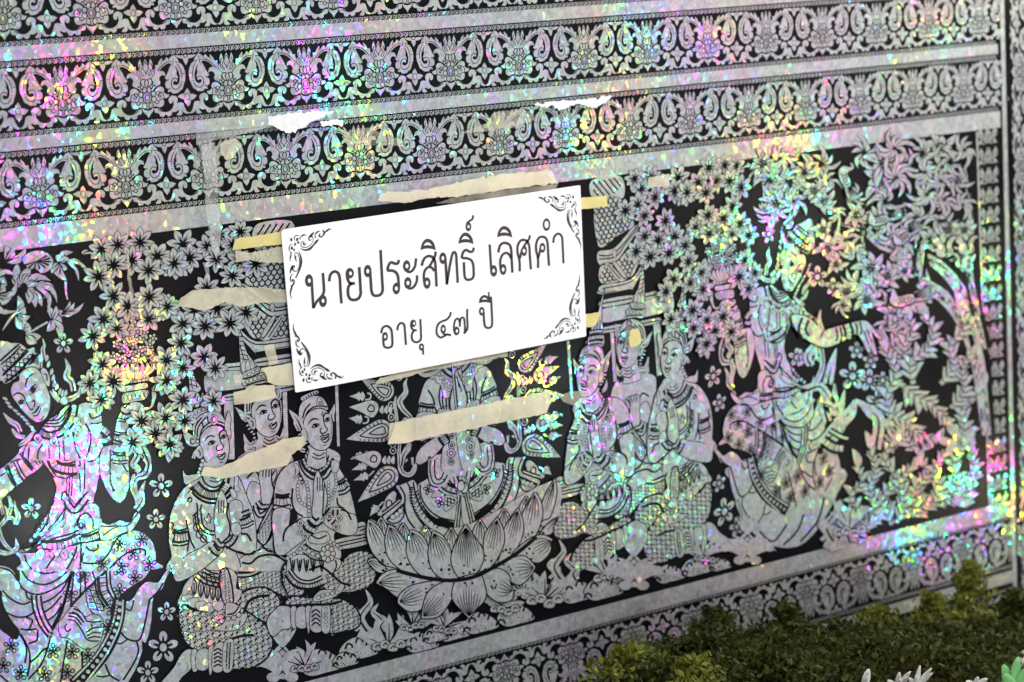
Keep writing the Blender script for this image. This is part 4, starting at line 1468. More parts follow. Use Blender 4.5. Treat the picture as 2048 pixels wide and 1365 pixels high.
def worshipper_middle():
    F = Fig(T2, 40)
    # spire and cap
    F.sh([(862, -260), (880, -260), (905, -80), (960, 100), (1065, 250), (905, 330), (885, 180), (872, 0)], 12)
    F.lattice([(868, -200), (885, -200), (905, -80), (950, 100), (1000, 170), (900, 190), (880, 60)], 50, 7, .2, 1.3, dots=False)
    for x in (910, 960, 1010):
        F.sh([(x, 330 - (x - 900) * .4), (x - 14, 250 - (x - 900) * .3), (x + 14, 180), (x + 40, 250), (x + 36, 300 - (x - 900) * .4)], 8)
    F.sh([(905, 440), (895, 370), (930, 330), (1020, 290), (1090, 262), (1112, 280), (1104, 325), (1165, 335), (1182, 375), (1168, 440), (1060, 462), (950, 510)], 12)
    F.beads([(940, 370), (1010, 330), (1080, 295)], 19, 42); F.beads([(960, 430), (1060, 395), (1150, 370)], 22, 46)
    F.ln([(905, 400), (1000, 380), (1110, 330)], [(940, 480), (1060, 440), (1180, 410)], w=12)
    F.sh([(930, 800), (932, 680), (960, 590), (1030, 520), (1130, 470), (1230, 490), (1300, 580), (1330, 680), (1285, 615), (1190, 585), (1100, 615), (1030, 690), (1010, 800), (960, 810)], 13)
    F.ln([(1010, 790), (1020, 690), (1090, 590), (1190, 555), (1290, 600)], [(985, 780), (1000, 660), (1080, 560)], [(960, 790), (965, 660), (1020, 580)], w=10)
    F.sh([(1110, 540), (1140, 470), (1190, 510), (1165, 560)], 9); F.oval((1148, 518), 24, 32, 8)
    # neck and shoulders
    F.sh([(1090, 1010), (1090, 1100), (1060, 1220), (1080, 1290), (1300, 1260), (1310, 1160), (1290, 1040)], 13)
    F.ln([(1160, 1090), (1220, 1125), (1290, 1090)], [(1150, 1130), (1220, 1165), (1295, 1130)], [(1140, 1180), (1220, 1210), (1300, 1170)], w=9)
    F.ln([(1300, 1190), (1380, 1200)], w=40)
    face(F)
    # ear, ear-flames and side curls
    F.sh([(975, 880), (1010, 850), (1050, 880), (1060, 960), (1030, 990), (990, 950)], 10); F.ln([(1000, 890), (1030, 910), (1030, 960)], w=9)
    F.flame([(990, 870), (920, 840), (880, 790), (820, 730)], [80, 70, 50, 2]); F.flame([(960, 890), (910, 850), (890, 800)], [40, 50, 20])
    for (x, y) in ((965, 945), (985, 985), (1015, 1020), (1040, 1045), (1045, 1090)):
        F.ell((x, y), 26, 15, 1, -.5); F.ell((x, y), 18, 9, 0, -.5)
    F.flame([(1050, 1140), (1000, 1180), (950, 1130), (920, 1040)], [50, 60, 50, 2]); F.flame([(1020, 1220), (960, 1230), (945, 1160)], [60, 60, 30]); F.flame([(1070, 1110), (1060, 1170), (1000, 1190)], [30, 44, 20])
    F.flame([(1300, 1080), (1350, 1120), (1380, 1060), (1385, 970)], [50, 60, 50, 2]); F.flame([(1320, 640), (1340, 590), (1330, 500), (1350, 460)], [40, 50, 40, 2])
    F.beads([(1352, 660), (1362, 740), (1360, 830), (1350, 900)], 9, 24)
    F.build('worshipper', mural)
    # torso seen between the front two
    F = Fig(T3, 30)
    F.sh([(840, 120), (960, 20), (1100, -40), (1340, -60), (1480, 60), (1500, 300), (1300, 420), (1290, 800), (1270, 1060), (1270, 1300), (820, 1320), (800, 900), (850, 330)])
    F.sh([(960, 520), (1010, 380), (1110, 420), (1130, 560), (1060, 620), (1010, 680)], 12)
    F.sh([(1110, 260), (1290, 230), (1290, 330), (1250, 420), (1280, 470), (1260, 580), (1200, 640), (1140, 620), (1120, 430)], 13)
    for x in (1150, 1185, 1220, 1250):
        F.line([(x, 220), (x - 6, 320)], 9, 1)
    F.line([(1290, 240), (1245, 330), (1275, 480), (1240, 610)], 11, 1)
    F.ln([(960, 330), (1050, 250), (1100, 300)], [(880, 350), (940, 520), (970, 620), (980, 700)], w=14)
    F.band([(1050, 640), (1100, 720), (1190, 700), (1230, 650)], 26, 9); F.band([(1055, 680), (1110, 770), (1200, 720)], 24, 9); F.band([(1080, 610), (1130, 670), (1200, 660)], 24, 9)
    F.floret([(1100, 1080), (1080, 960), (1250, 620), (1270, 640), (1260, 900), (1180, 1100)], 60, lw=7)
    F.line([(1070, 970), (1180, 780), (1260, 650)], 26, 0); F.line([(1100, 1150), (1200, 1060), (1260, 920)], 34, 0); F.ln([(1080, 990), (1190, 800), (1262, 670)], [(1080, 1180), (1220, 1060), (1265, 940)], w=8)
    F.sh([(850, 1340), (900, 1260), (1040, 1200), (1200, 1160), (1270, 1210), (1460, 1300), (1500, 1400), (820, 1420)], 13)
    F.ln([(900, 1320), (1000, 1330), (1100, 1250), (1270, 1230), (1420, 1310)], [(1130, 1120), (1200, 1180), (1260, 1190)], w=16)
    F.build('worshipper_torso', mural)
    F = Fig(T4, 24)
    F.floret([(850, -60), (1150, -90), (1450, -60), (1440, 200), (1420, 360), (1340, 340), (1180, 262), (1000, 262), (900, 300), (850, 200)], 84, lw=9)
    F.band([(850, 110), (1000, 100), (1120, 40), (1200, -30)], 24, 9); F.band([(850, 40), (980, 30), (1080, -30)], 50, 9, 8, 9)
    F.build('worshipper_cloth', mural)


def worshipper_front_left():
    F = Fig(T2, 210)
    F.sh([(260, 120), (300, 230), (350, 400), (420, 520), (300, 570), (285, 420), (262, 260)], 11)
    F.lattice([(262, 140), (300, 240), (350, 400), (400, 500), (300, 500), (275, 300)], 54, 7, .3, 1.4, dots=False)
    for x in (320, 380, 440, 490):
        F.sh([(x - 24, 730), (x - 26, 640), (x - 2, 560), (x + 28, 620), (x + 30, 700)], 8); F.line([(x, 600), (x + 2, 680)], 7, 1)
    F.sh([(320, 860), (330, 780), (400, 730), (540, 690), (572, 720), (560, 770), (440, 800), (360, 860)], 12); F.beads([(360, 800), (440, 760), (540, 730)], 20, 44); F.ln([(350, 750), (440, 720), (540, 690)], w=12)
    F.sh([(340, 1100), (330, 960), (370, 870), (470, 800), (600, 770), (680, 850), (720, 960), (735, 1060), (690, 950), (600, 925), (510, 950), (440, 1020), (415, 1120), (400, 1160)], 13)
    F.ln([(405, 1120), (430, 1000), (510, 920), (600, 895), (690, 920)], [(375, 1080), (390, 960), (480, 850)], [(350, 1060), (360, 950), (430, 850)], [(450, 970), (430, 900)], [(510, 920), (490, 830)], w=11)
    F.sh([(540, 900), (560, 820), (610, 850), (610, 900), (575, 940)], 9); F.oval((575, 875), 24, 34, 8)
    F.sh([(700, 950), (740, 780), (770, 860), (760, 960), (770, 1060), (740, 1100)], 10)
    F.sh([(450, 1380), (470, 1330), (540, 1420), (720, 1410), (740, 1480), (450, 1500)], 10)
    face(F, -605, 358, moustache=False)
    F.sh([(360, 1240), (400, 1180), (430, 1220), (440, 1310), (400, 1330), (370, 1300)], 10); F.ln([(385, 1230), (410, 1260), (410, 1300)], w=9)
    F.sh([(215, 1020), (300, 1050), (360, 1100), (400, 1110), (400, 1160), (340, 1190), (260, 1160)], 11); F.ln([(340, 1110), (300, 1100), (310, 1160), (350, 1150)], w=9); F.oval((380, 1130), 22, 26, 8)
    F.flame([(330, 1330), (350, 1270), (360, 1230)], [40, 40, 10])
    F.build('worshipper', mural)
    F = Fig(T3, 190)
    # body and crossed arms
    F.sh([(290, 400), (400, 330), (470, 200), (700, 180), (780, 240), (870, 340), (960, 560), (1010, 680), (1060, 900), (1060, 1180), (980, 1220), (830, 1190), (830, 1420), (60, 1420), (80, 1250), (50, 1060), (60, 800), (110, 640), (200, 480)])
    F.ln([(430, 300), (470, 390), (560, 440), (650, 410), (700, 320)], w=14); F.ln([(530, 320), (600, 335), (660, 310)], [(520, 360), (600, 378), (670, 345)], w=8)
    F.band([(320, 420), (400, 520), (520, 580), (660, 560), (760, 460), (790, 330)], 52, 10, 0)
    F.band([(350, 400), (430, 490), (540, 530), (650, 510), (740, 400)], 62, 8, 20, 9)
    F.flame([(290, 560), (240, 630), (160, 675)], [60, 60, 2]); F.oval((290, 585), 26, 28, 9); F.flame([(300, 470), (230, 540), (140, 560)], [50, 44, 2])
    F.ln([(370, 620), (380, 720), (320, 780)], [(430, 640), (400, 760), (420, 880), (500, 960), (590, 980)], [(350, 740), (370, 900), (420, 1000), (500, 1090)], [(400, 760), (420, 900), (520, 990)], w=12)
    F.band([(400, 720), (420, 880), (500, 960), (580, 975)], 22, 9)
    F.line([(510, 740), (528, 790), (555, 800), (530, 825), (540, 860), (505, 850), (485, 880), (484, 835), (455, 812), (492, 795), (510, 740)], 8, 1, smooth=False)
    for (x, y) in ((365, 830), (370, 910), (400, 990), (450, 1040)):
        F.oval((x, y), 36, 44, 9)
    F.ln([(250, 820), (260, 900), (300, 1060), (350, 1160)], [(260, 1190), (280, 1050), (270, 960)], w=13)
    F.band([(90, 950), (180, 960), (260, 940)], 18, 9); F.band([(90, 1020), (180, 1030), (265, 1015)], 76, 9, 5, 8); F.band([(90, 1095), (180, 1105), (260, 1085)], 16, 9)
    F.ln([(70, 840), (100, 880), (80, 940), (110, 1000), (90, 1080)], w=11)
    # arm sweeping up and palms
    F.sh([(70, 1420), (170, 1360), (220, 1270), (300, 1210), (420, 1150), (540, 1080), (640, 1110), (690, 1130), (620, 1240), (480, 1360), (380, 1440)], 14)
    F.sh([(760, 620), (850, 590), (900, 640), (905, 760), (880, 840), (790, 870), (760, 760)], 12)
    F.sh([(580, 780), (590, 680), (620, 560), (660, 480), (720, 600), (720, 760), (750, 900), (740, 1020), (690, 1090), (620, 1080), (590, 980)], 14)
    for x in (630, 660, 690):
        F.line([(x, 590), (x - 4, 740)], 9, 1)
    F.ln([(740, 620), (725, 760), (765, 900), (740, 1040)], w=12)
    F.band([(590, 1050), (650, 1120), (720, 1080), (790, 1010)], 30, 9); F.band([(540, 1120), (590, 1190), (640, 1210)], 40, 9, 5); F.band([(700, 1130), (780, 1080), (830, 990)], 34, 9, 5)
    F.ln([(890, 985), (960, 990), (1010, 1070)], [(690, 1120), (830, 1190), (980, 1225), (1055, 1180)], w=15)
    F.band([(900, 760), (950, 740), (1000, 720)], 26, 9, 4); F.band([(880, 860), (950, 840), (1020, 800)], 44, 9, 5); F.band([(890, 905), (960, 890), (1030, 850)], 16, 8)
    F.sh([(780, 880), (860, 860), (890, 970), (800, 990)], 10)
    F.sh([(820, 310), (860, 330), (850, 420), (880, 470), (820, 480)], 9)
    F.sh([(760, 480), (800, 460), (840, 540), (800, 570)], 10)
    F.beads([(395, 270), (420, 200), (440, 130)], 22, 46); F.sh([(210, 240), (250, 300), (340, 290), (430, 300), (320, 370), (240, 400), (215, 320)], 11)
    F.build('worshipper_torso', mural)
    F = Fig(T4, 186)
    # seated legs in patterned cloth
    F.floret([(180, 430), (330, 520), (560, 520), (760, 480), (900, 520), (1000, 560), (1180, 700), (1260, 850), (1240, 1000), (1160, 1110), (1000, 1200), (760, 1220), (560, 1220), (560, 970), (420, 1000), (280, 940), (190, 800), (160, 600)], 118, lw=11)
    F.floret([(930, 300), (1150, 250), (1300, 330), (1350, 440), (1300, 580), (1210, 680), (1000, 560), (830, 430)], 112, lw=11)
    F.sh([(150, 440), (190, 330), (250, 200), (330, 120), (420, 60), (620, 60), (740, 30), (840, 120), (830, 260), (900, 300), (830, 430), (700, 440), (720, 500), (600, 520), (480, 540), (340, 490), (250, 450)], 12)
    F.band([(370, 110), (480, 190), (640, 230)], 26, 9); F.band([(450, 50), (540, 100), (640, 120)], 22, 9); F.lattice([(400, 80), (460, 60), (640, 140), (640, 200), (520, 190)], 46, 8, .2, 1.4, dots=False)
    F.floret([(640, 90), (740, 50), (800, 420), (680, 430)], 66, lw=8)
    F.line([(630, 80), (660, 250), (680, 420)], 18, 0); F.line([(740, 50), (770, 250), (790, 430)], 20, 0)
    F.k += 1
    for x in (340, 420, 490, 560, 620):
        y = 240 + (x - 340) * .25
        F.ln([(x, y - 100), (x - 30, y), (x, y + 110), (x + 30, y), (x, y - 100)], [(x, y - 40), (x, y + 90)], w=9)
    for x, y in ((260, 390), (330, 430), (420, 470), (520, 490), (620, 470)):
        F.sh([(x - 50, y - 40), (x + 50, y - 50), (x + 60, y + 20), (x, y + 60), (x - 60, y + 10)], 10)
    F.sh([(300, 140), (330, 120), (310, 240), (250, 330), (200, 330), (230, 230)], 10)
    F.sh([(570, 740), (700, 660), (720, 440), (860, 470), (960, 570), (900, 700), (780, 760)], 11); F.band([(730, 590), (820, 570), (880, 490)], 20, 8)
    F.beads([(740, 620), (830, 600), (910, 530)], 26, 62); F.ln([(880, 640), (870, 700)], [(800, 680), (780, 740)], [(720, 700), (710, 740)], w=9)
    F.line([(400, 1000), (620, 930), (860, 830), (1040, 810)], 18, 1); F.line([(920, 560), (980, 420), (1100, 360), (1220, 350)], 20, 1)
    F.sh([(70, -70), (90, 60), (130, 176), (250, 150), (400, 62), (520, -30), (500, -70)], 14)
    # foot and anklets
    F.sh([(-60, 1400), (100, 1200), (190, 1040), (270, 980), (320, 1010), (310, 1190), (200, 1300), (100, 1420)], 13)
    F.sh([(310, 1010), (370, 990), (380, 1210), (320, 1220)], 10); F.sh([(380, 1010), (500, 980), (500, 1200), (370, 1200)], 10)
    F.sh([(510, 980), (570, 950), (550, 1220), (520, 1260)], 10)
    F.sh([(570, 960), (690, 910), (680, 1210), (560, 1220)], 10)
    for k in range(5):
        F.ln([(570, 1000 + k * 46), (620, 970 + k * 46), (660, 1000 + k * 44)], w=12)
    F.sh([(690, 910), (800, 880), (780, 1210), (680, 1215)], 10); F.ln([(730, 900), (715, 1210)], [(765, 890), (750, 1210)], w=9)
    F.beads([(745, 930), (735, 1060), (725, 1190)], 13, 44)
    F.build('worshipper_cloth', mural)


def worshipper_front_right():
    F = Fig(T2, 330)
    F.sh([(1570, 840), (1580, 720), (1650, 630), (1760, 600), (1850, 630), (1900, 720), (1900, 760), (1830, 745), (1740, 760), (1660, 830), (1640, 930), (1610, 900)], 12)
    F.ln([(1640, 900), (1660, 800), (1740, 730), (1830, 715), (1900, 730)], [(1610, 860), (1640, 760), (1700, 690)], w=11)
    F.sh([(1590, 640), (1600, 610), (1700, 560), (1780, 535), (1790, 570), (1700, 605), (1620, 650)], 10); F.hatch([(1600, 640), (1700, 570), (1780, 545), (1780, 575), (1640, 640)], 1.1, 32, 9)
    F.sh([(1780, 700), (1800, 620), (1850, 690), (1820, 720)], 9); F.oval((1815, 690), 16, 24, 7)
    F.sh([(1680, 1180), (1690, 1240), (1670, 1320), (1680, 1420), (1870, 1420), (1880, 1280), (1870, 1200)], 12)
    F.ln([(1730, 1265), (1800, 1300), (1870, 1260)], [(1720, 1310), (1800, 1340), (1870, 1310)], w=9)
    face(F, 610, 158, moustache=True)
    F.line([(1838, 780), (1850, 800), (1832, 815), (1848, 835)], 7, 1)
    F.sh([(1590, 1030), (1620, 980), (1650, 1010), (1670, 1100), (1640, 1130), (1610, 1090)], 10)
    F.flame([(1600, 1000), (1560, 900), (1510, 830), (1450, 760)], [70, 90, 60, 2]); F.flame([(1570, 1000), (1530, 920), (1520, 860)], [50, 50, 20])
    for (x, y) in ((1575, 1050), (1595, 1090), (1620, 1125), (1650, 1150)):
        F.ell((x, y), 26, 15, 1, -.4); F.ell((x, y), 18, 9, 0, -.4)
    F.flame([(1640, 1240), (1600, 1230), (1575, 1180), (1560, 1120)], [40, 50, 40, 2])
    F.flame([(1960, 900), (1950, 820), (1970, 760), (1985, 690)], [50, 60, 44, 2]); F.beads([(1955, 930), (1955, 1010), (1945, 1090)], 9, 26)
    F.build('worshipper', mural)
    F = Fig(T5, 300)
    F.sh([(300, 420), (350, 280), (430, 190), (520, 140), (660, 100), (680, 10), (890, -20), (1050, 60), (1040, 200), (1110, 330), (1180, 520), (1240, 780), (1250, 950), (1150, 1000), (1000, 960), (990, 1080), (1060, 1180), (1000, 1300), (480, 1300), (440, 1230), (300, 1220), (280, 1000), (275, 720)])
    F.ln([(680, 60), (720, 150), (790, 190), (860, 140), (890, 40)], w=13); F.ln([(720, 50), (800, 75), (870, 40)], [(720, 100), (800, 120), (870, 85)], w=8)
    F.band([(590, 120), (640, 240), (730, 320), (860, 320), (930, 230), (970, 110)], 24, 10); F.band([(640, 100), (690, 200), (790, 235), (880, 180), (930, 80)], 60, 9, 10, 9); F.band([(650, 60), (700, 170), (790, 215), (870, 160), (900, 60)], 18, 9)
    for k in range(7):
        x = 520 + k * 12; y = 190 + k * 26
        F.ln([(x, y), (x + 44, y + 26), (x + 6, y + 60)], w=9)
    F.sh([(510, 160), (560, 180), (570, 260), (520, 340), (540, 250)], 9); F.sh([(960, 130), (1040, 150), (1020, 260), (960, 250)], 9)
    # arms
    F.band([(290, 545), (380, 560), (475, 540)], 30, 9); F.band([(285, 600), (380, 615), (470, 600)], 70, 9, 4, 9); F.band([(280, 670), (380, 685), (470, 665)], 26, 9)
    F.band([(1035, 400), (1080, 380), (1130, 340)], 24, 9); F.band([(1035, 450), (1100, 430), (1150, 390)], 56, 9, 4, 9); F.band([(1030, 510), (1110, 490), (1165, 440)], 20, 9)
    F.fill([(480, 700), (520, 690), (560, 800), (500, 850), (460, 900), (465, 780)], 1)
    F.sh([(275, 720), (460, 700), (455, 900), (540, 840), (620, 800), (720, 800), (830, 800), (780, 920), (680, 1020), (540, 1120), (400, 1225), (310, 1210), (280, 1050)], 13)
    F.line([(390, 1075), (400, 970), (460, 890), (560, 830)], 14, 1)
    F.line([(500, 450), (490, 600), (530, 720), (620, 780)], 13, 1)
    F.sh([(940, 690), (1080, 690), (1150, 740), (1240, 780), (1250, 950), (1150, 1000), (1000, 950), (870, 850)], 13); F.line([(1060, 700), (1140, 730), (1185, 825)], 13, 1)
    F.line([(1020, 560), (1030, 640), (1100, 690)], 12, 1)
    # palms
    F.sh([(730, 700), (745, 560), (750, 380), (790, 250), (830, 320), (870, 400), (900, 560), (880, 700), (840, 800), (790, 810), (740, 780)], 14)
    for x in (790, 818, 846):
        F.line([(x, 320), (x, 480)], 8, 1)
    F.ln([(870, 400), (860, 560), (850, 780)], w=10)
    F.band([(700, 800), (770, 860), (830, 820)], 36, 9); F.band([(640, 830), (680, 910), (760, 950)], 46, 9, 4); F.band([(880, 800), (930, 740), (960, 700)], 40, 9, 3); F.band([(930, 860), (990, 790), (1000, 700)], 28, 9)
    # bead strings
    F.beads([(590, 340), (560, 430), (565, 540), (600, 620), (680, 660)], 19, 40); F.beads([(660, 380), (680, 480), (690, 620), (690, 760)], 19, 40)
    F.beads([(920, 380), (920, 500), (925, 660)], 16, 36); F.beads([(1000, 290), (1010, 400), (980, 500), (950, 570)], 16, 36)
    for k, (x, y) in enumerate(((590, 860), (600, 960), (650, 1010), (930, 780), (1040, 800), (1010, 900))):
        F.sh([(x - 40, y + 10), (x, y - 44), (x + 40, y), (x, y + 36)], 9); F.oval((x, y), 14, 16, 7)
    # belt and rosette
    F.sh([(700, 1020), (780, 980), (880, 960), (930, 1010), (910, 1080), (800, 1100), (700, 1080)], 10); F.ln([(720, 1000), (800, 1040), (900, 1000)], w=11)
    F.beads([(440, 1270), (560, 1190), (640, 1090)], 20, 42); F.beads([(640, 1150), (740, 1220), (850, 1260)], 24, 52); F.beads([(940, 1080), (1010, 1110), (1060, 1150)], 20, 42)
    F.ln([(640, 1100), (740, 1170), (860, 1210)], [(620, 1200), (740, 1280), (860, 1300)], w=11)
    for k in range(8):
        a = k * math.pi / 4
        F.ell((910 + 62 * math.cos(a), 1215 + 72 * math.sin(a)), 36, 38, 1); F.ell((910 + 62 * math.cos(a), 1215 + 72 * math.sin(a)), 25, 28, 0)
    F.ell((910, 1215), 40, 46, 1); F.ell((910, 1215), 30, 35, 0)
    F.build('worshipper_torso', mural)
    F = Fig(crop(500, 1100, 350), 296)
    # seated cloth, thigh, knee and foot
    F.floret([(380, 210), (480, 160), (640, 470), (560, 560), (480, 640), (430, 500), (380, 380)], 92, lw=9)
    F.floret([(1060, 140), (1180, 40), (1330, 10), (1440, 60), (1500, 160), (1480, 300), (1400, 430), (1180, 500), (900, 470), (800, 330)], 100, lw=10)
    F.floret([(400, 640), (480, 540), (700, 560), (1000, 560), (1200, 640), (1290, 780), (1270, 900), (1100, 960), (900, 960), (930, 660), (500, 650)], 100, lw=10)
    F.sh([(440, 130), (480, 80), (600, 60), (1000, 100), (1060, 170), (980, 260), (880, 300), (900, 380), (760, 420), (560, 420), (440, 340)], 12)
    F.band([(440, 270), (540, 390), (700, 420), (860, 370)], 46, 10, 14, 9); F.band([(460, 230), (560, 350), (700, 380), (850, 320)], 18, 9)
    for x in (500, 580, 660, 740, 840):
        F.ln([(x - 30, 100), (x, 260), (x + 26, 110)], [(x, 120), (x, 220)], w=10)
    F.ln([(690, 240), (760, 210), (840, 200), (960, 290), (1060, 380), (1180, 420)], w=16); F.line([(1000, 120), (1010, 200), (960, 300)], 11, 1)
    F.sh([(740, 600), (820, 480), (1000, 470), (1060, 400), (1100, 430), (1040, 520), (900, 580)], 11); F.beads([(800, 560), (900, 520), (1020, 500)], 22, 54)
    F.sh([(200, 830), (310, 690), (360, 660), (480, 690), (480, 900), (380, 930), (260, 1010)], 13)
    F.sh([(480, 690), (540, 680), (540, 900), (490, 890)], 10); F.sh([(550, 690), (660, 690), (660, 900), (540, 890)], 10); F.sh([(650, 690), (720, 680), (700, 900), (680, 970)], 10)
    F.sh([(720, 680), (840, 660), (840, 940), (710, 930)], 10)
    for k in range(4):
        F.ln([(720, 740 + k * 50), (770, 700 + k * 50), (820, 740 + k * 50)], w=12)
    F.sh([(850, 660), (930, 650), (930, 950), (840, 940)], 10); F.beads([(890, 690), (890, 900)], 16, 48)
    F.line([(640, 640), (900, 640), (1080, 600)], 18, 1)
    F.build('worshipper_cloth', mural)


worshipper_middle()
worshipper_front_left()
worshipper_front_right()
bursts(T1, [(210, 170, 180), (290, 330, 170), (130, 420, 180), (630, 70, 170), (490, 190, 150), (600, 340, 160), (790, 180, 150), (880, 20, 150), (870, 370, 170), (1060, 400, 170), (790, 540, 150), (490, 690, 170), (800, 810, 170), (350, 940, 180), (610, 920, 180),
            (950, 970, 170), (210, 1100, 170), (470, 1130, 180), (760, 1100, 180), (190, 1330, 170), (30, 900, 160)], lev=10)
bursts(T2, [(460, 150, 180), (590, 275, 160), (210, 270, 150), (210, 650, 180), (20, 420, 170), (20, 180, 160), (230, 890, 160), (10, 860, 150), (570, 660, 150), (60, 1170, 170)], lev=420)


# ------------------------------------------------------------------ the middle: a seated figure on a lotus, rays on both sides
K1, K3 = crop(680, 700, 350), crop(690, 920, 350)
C8 = crop(680, 899, 700)


def spear(F, tip, base, w, lw=10):
    """a long leaf-shaped ray with a notched rim and an inner leaf"""
    t, b = np.array(tip, float), np.array(base, float)
    d = b - t
    L = np.linalg.norm(d)
    e = d / L
    n = np.array([-e[1], e[0]])
    q = lambda u, v: tuple(t + e * u * L + n * v * w)
    F.sh([q(0, 0) + (1,), q(.25, .20), q(.5, .36), q(.78, .5), q(.95, .34), q(1.02, 0), q(.95, -.34), q(.78, -.5), q(.5, -.36), q(.25, -.2)], lw)
    for k in range(7):
        u = .28 + k * .09
        for sg in (-1, 1):
            v = sg * np.interp(u, [0, .5, .8, 1], [0, .36, .5, .3])
            F.line([q(u, v), q(u + .02, v * .72)], 9, 1, smooth=False)
    F.line([q(.3, 0), q(.52, .2), q(.8, .32), q(.93, .15), q(.93, -.15), q(.8, -.32), q(.52, -.2), q(.3, 0)], 9, 1, n=3)
    F.line([q(.5, 0), q(.68, .14), q(.84, .16), q(.86, 0), q(.84, -.16), q(.68, -.14), q(.5, 0)], 9, 1, n=3)


def dart(F, tip, base, w, lw=9):
    t, b = np.array(tip, float), np.array(base, float)
    d = b - t
    n = np.array([-d[1], d[0]]) / np.linalg.norm(d)
    q = lambda u, v: tuple(t + d * u + n * v * w)
    F.fill([q(0, 0) + (1,), q(.5, .3), q(.62, .5), q(.72, .3), q(.85, .5), q(1, .1), q(1, -.1), q(.85, -.5), q(.72, -.3), q(.62, -.5), q(.5, -.3)], 0, n=3)


def rays_left():
    F = Fig(K1, 20)
    spear(F, (250, 345), (610, 530), 230)
    spear(F, (75, 1048), (600, 920), 260)
    for t, b, w in (((112, 545), (290, 545), 110), ((100, 800), (260, 820), 110), ((120, 1282), (270, 1230), 100)):
        dart(F, t, b, w)
        F.line([(b[0] + 5, b[1] + 40), (b[0] + 60, b[1] + 30), (b[0] + 70, b[1] - 20), (b[0] + 30, b[1] - 40)], 18, 0)
    for x, y in ((340, 690), (370, 1280)):
        F.sh([(x - 235, y - 20, 1), (x - 110, y - 60), (x + 10, y - 95), (x + 90, y - 70), (x + 110, y), (x + 70, y + 80), (x + 20, y + 100), (x - 90, y + 40)], 10)
        F.line([(x - 20, y), (x + 20, y - 45), (x + 60, y - 20), (x + 50, y + 30), (x, y + 30), (x - 20, y)], 10, 1)
        for k in range(3):
            F.sh([(x + 120 + k * 50, y + 20), (x + 160 + k * 50, y - 40), (x + 170 + k * 50, y + 10), (x + 160 + k * 50, y + 60)], 9)
    for x, y in ((600, 650), (600, 790), (620, 1100), (690, 320), (620, 1180)):
        F.oval((x, y), 34, 40, 12, 0); F.line([(x - 10, y + 6), (x + 10, y - 8)], 16, 0)
    # wavy inner border of the glory
    F.flame([(700, 1363), (690, 1200), (700, 1050), (670, 900), (660, 760), (640, 640), (655, 540)], [44, 40, 30, 40, 36, 40, 10])
    F.flame([(830, 940), (830, 800), (740, 700), (700, 600), (770, 500), (760, 400), (790, 330)], [40, 44, 60, 70, 60, 40, 4])
    F.sh([(720, 840), (760, 790), (810, 830), (800, 920), (760, 900), (770, 850), (735, 870)], 10)
    F.flame([(720, 1363), (740, 1240), (790, 1160), (820, 1090)], [40, 60, 80, 30])
    F.build('glory_rays', mural)
    F = Fig(K3, 20)
    spear(F, (150, 495), (590, 120), 250)
    for t, b, w in (((75, 122), (250, 60), 100), ((98, 242), (270, 180), 100), ((290, 660), (380, 540), 100)):
        dart(F, t, b, w)
        F.line([(b[0] + 10, b[1] + 10), (b[0] + 40, b[1] - 20), (b[0] + 70, b[1] - 50)], 18, 0)
    F.sh([(380, 640), (440, 560), (480, 450), (560, 370), (600, 400), (590, 470), (640, 480), (460, 640)], 10); F.oval((515, 520), 34, 50, 10)
    F.flame([(720, -20), (650, 60), (680, 150), (760, 170), (810, 100), (800, -30)], [60, 66, 60, 60, 60, 60])
    F.ln([(700, 10), (690, 110), (750, 140), (790, 60)], w=11)
    # throne side with banded roundel
    F.sh([(600, 310), (640, 300), (740, 260), (800, 240), (840, 300), (880, 480), (980, 680), (1100, 780), (1290, 800), (1280, 900), (900, 860), (720, 820), (560, 760), (470, 720), (460, 660), (660, 480), (640, 380)], 12)
    F.band([(460, 680), (560, 590), (670, 490)], 40, 10); F.band([(440, 630), (560, 540), (640, 470)], 14, 9)
    F.ln([(490, 710), (560, 745), (640, 720), (690, 650), (685, 540)], w=10); F.beads([(560, 670), (610, 640), (650, 600)], 28, 56)
    F.line([(640, 310), (700, 420), (700, 560), (740, 700), (830, 820)], 13, 1); F.line([(720, 250), (770, 360), (780, 500), (870, 700), (1000, 850)], 11, 1)
    F.line([(800, 260), (830, 420), (930, 620), (1080, 760), (1290, 800)], 13, 1)
    pth = spline([(745, 330), (755, 480), (820, 640), (920, 760), (1060, 830)], False, 5)
    for i in range(0, len(pth)):
        p = pth[i]
        F.line([(p[0], p[1]), (p[0] + 52, p[1] - 6 + i * 2)], 10, 1, smooth=False)
    pth = spline([(830, 380), (870, 520), (960, 650), (1100, 760)], False, 3)
    for p in pth:
        F.line([(p[0] - 30, p[1] + 40), (p[0] + 30, p[1] - 30)], 9, 1, smooth=False)
    F.build('throne_side', mural)


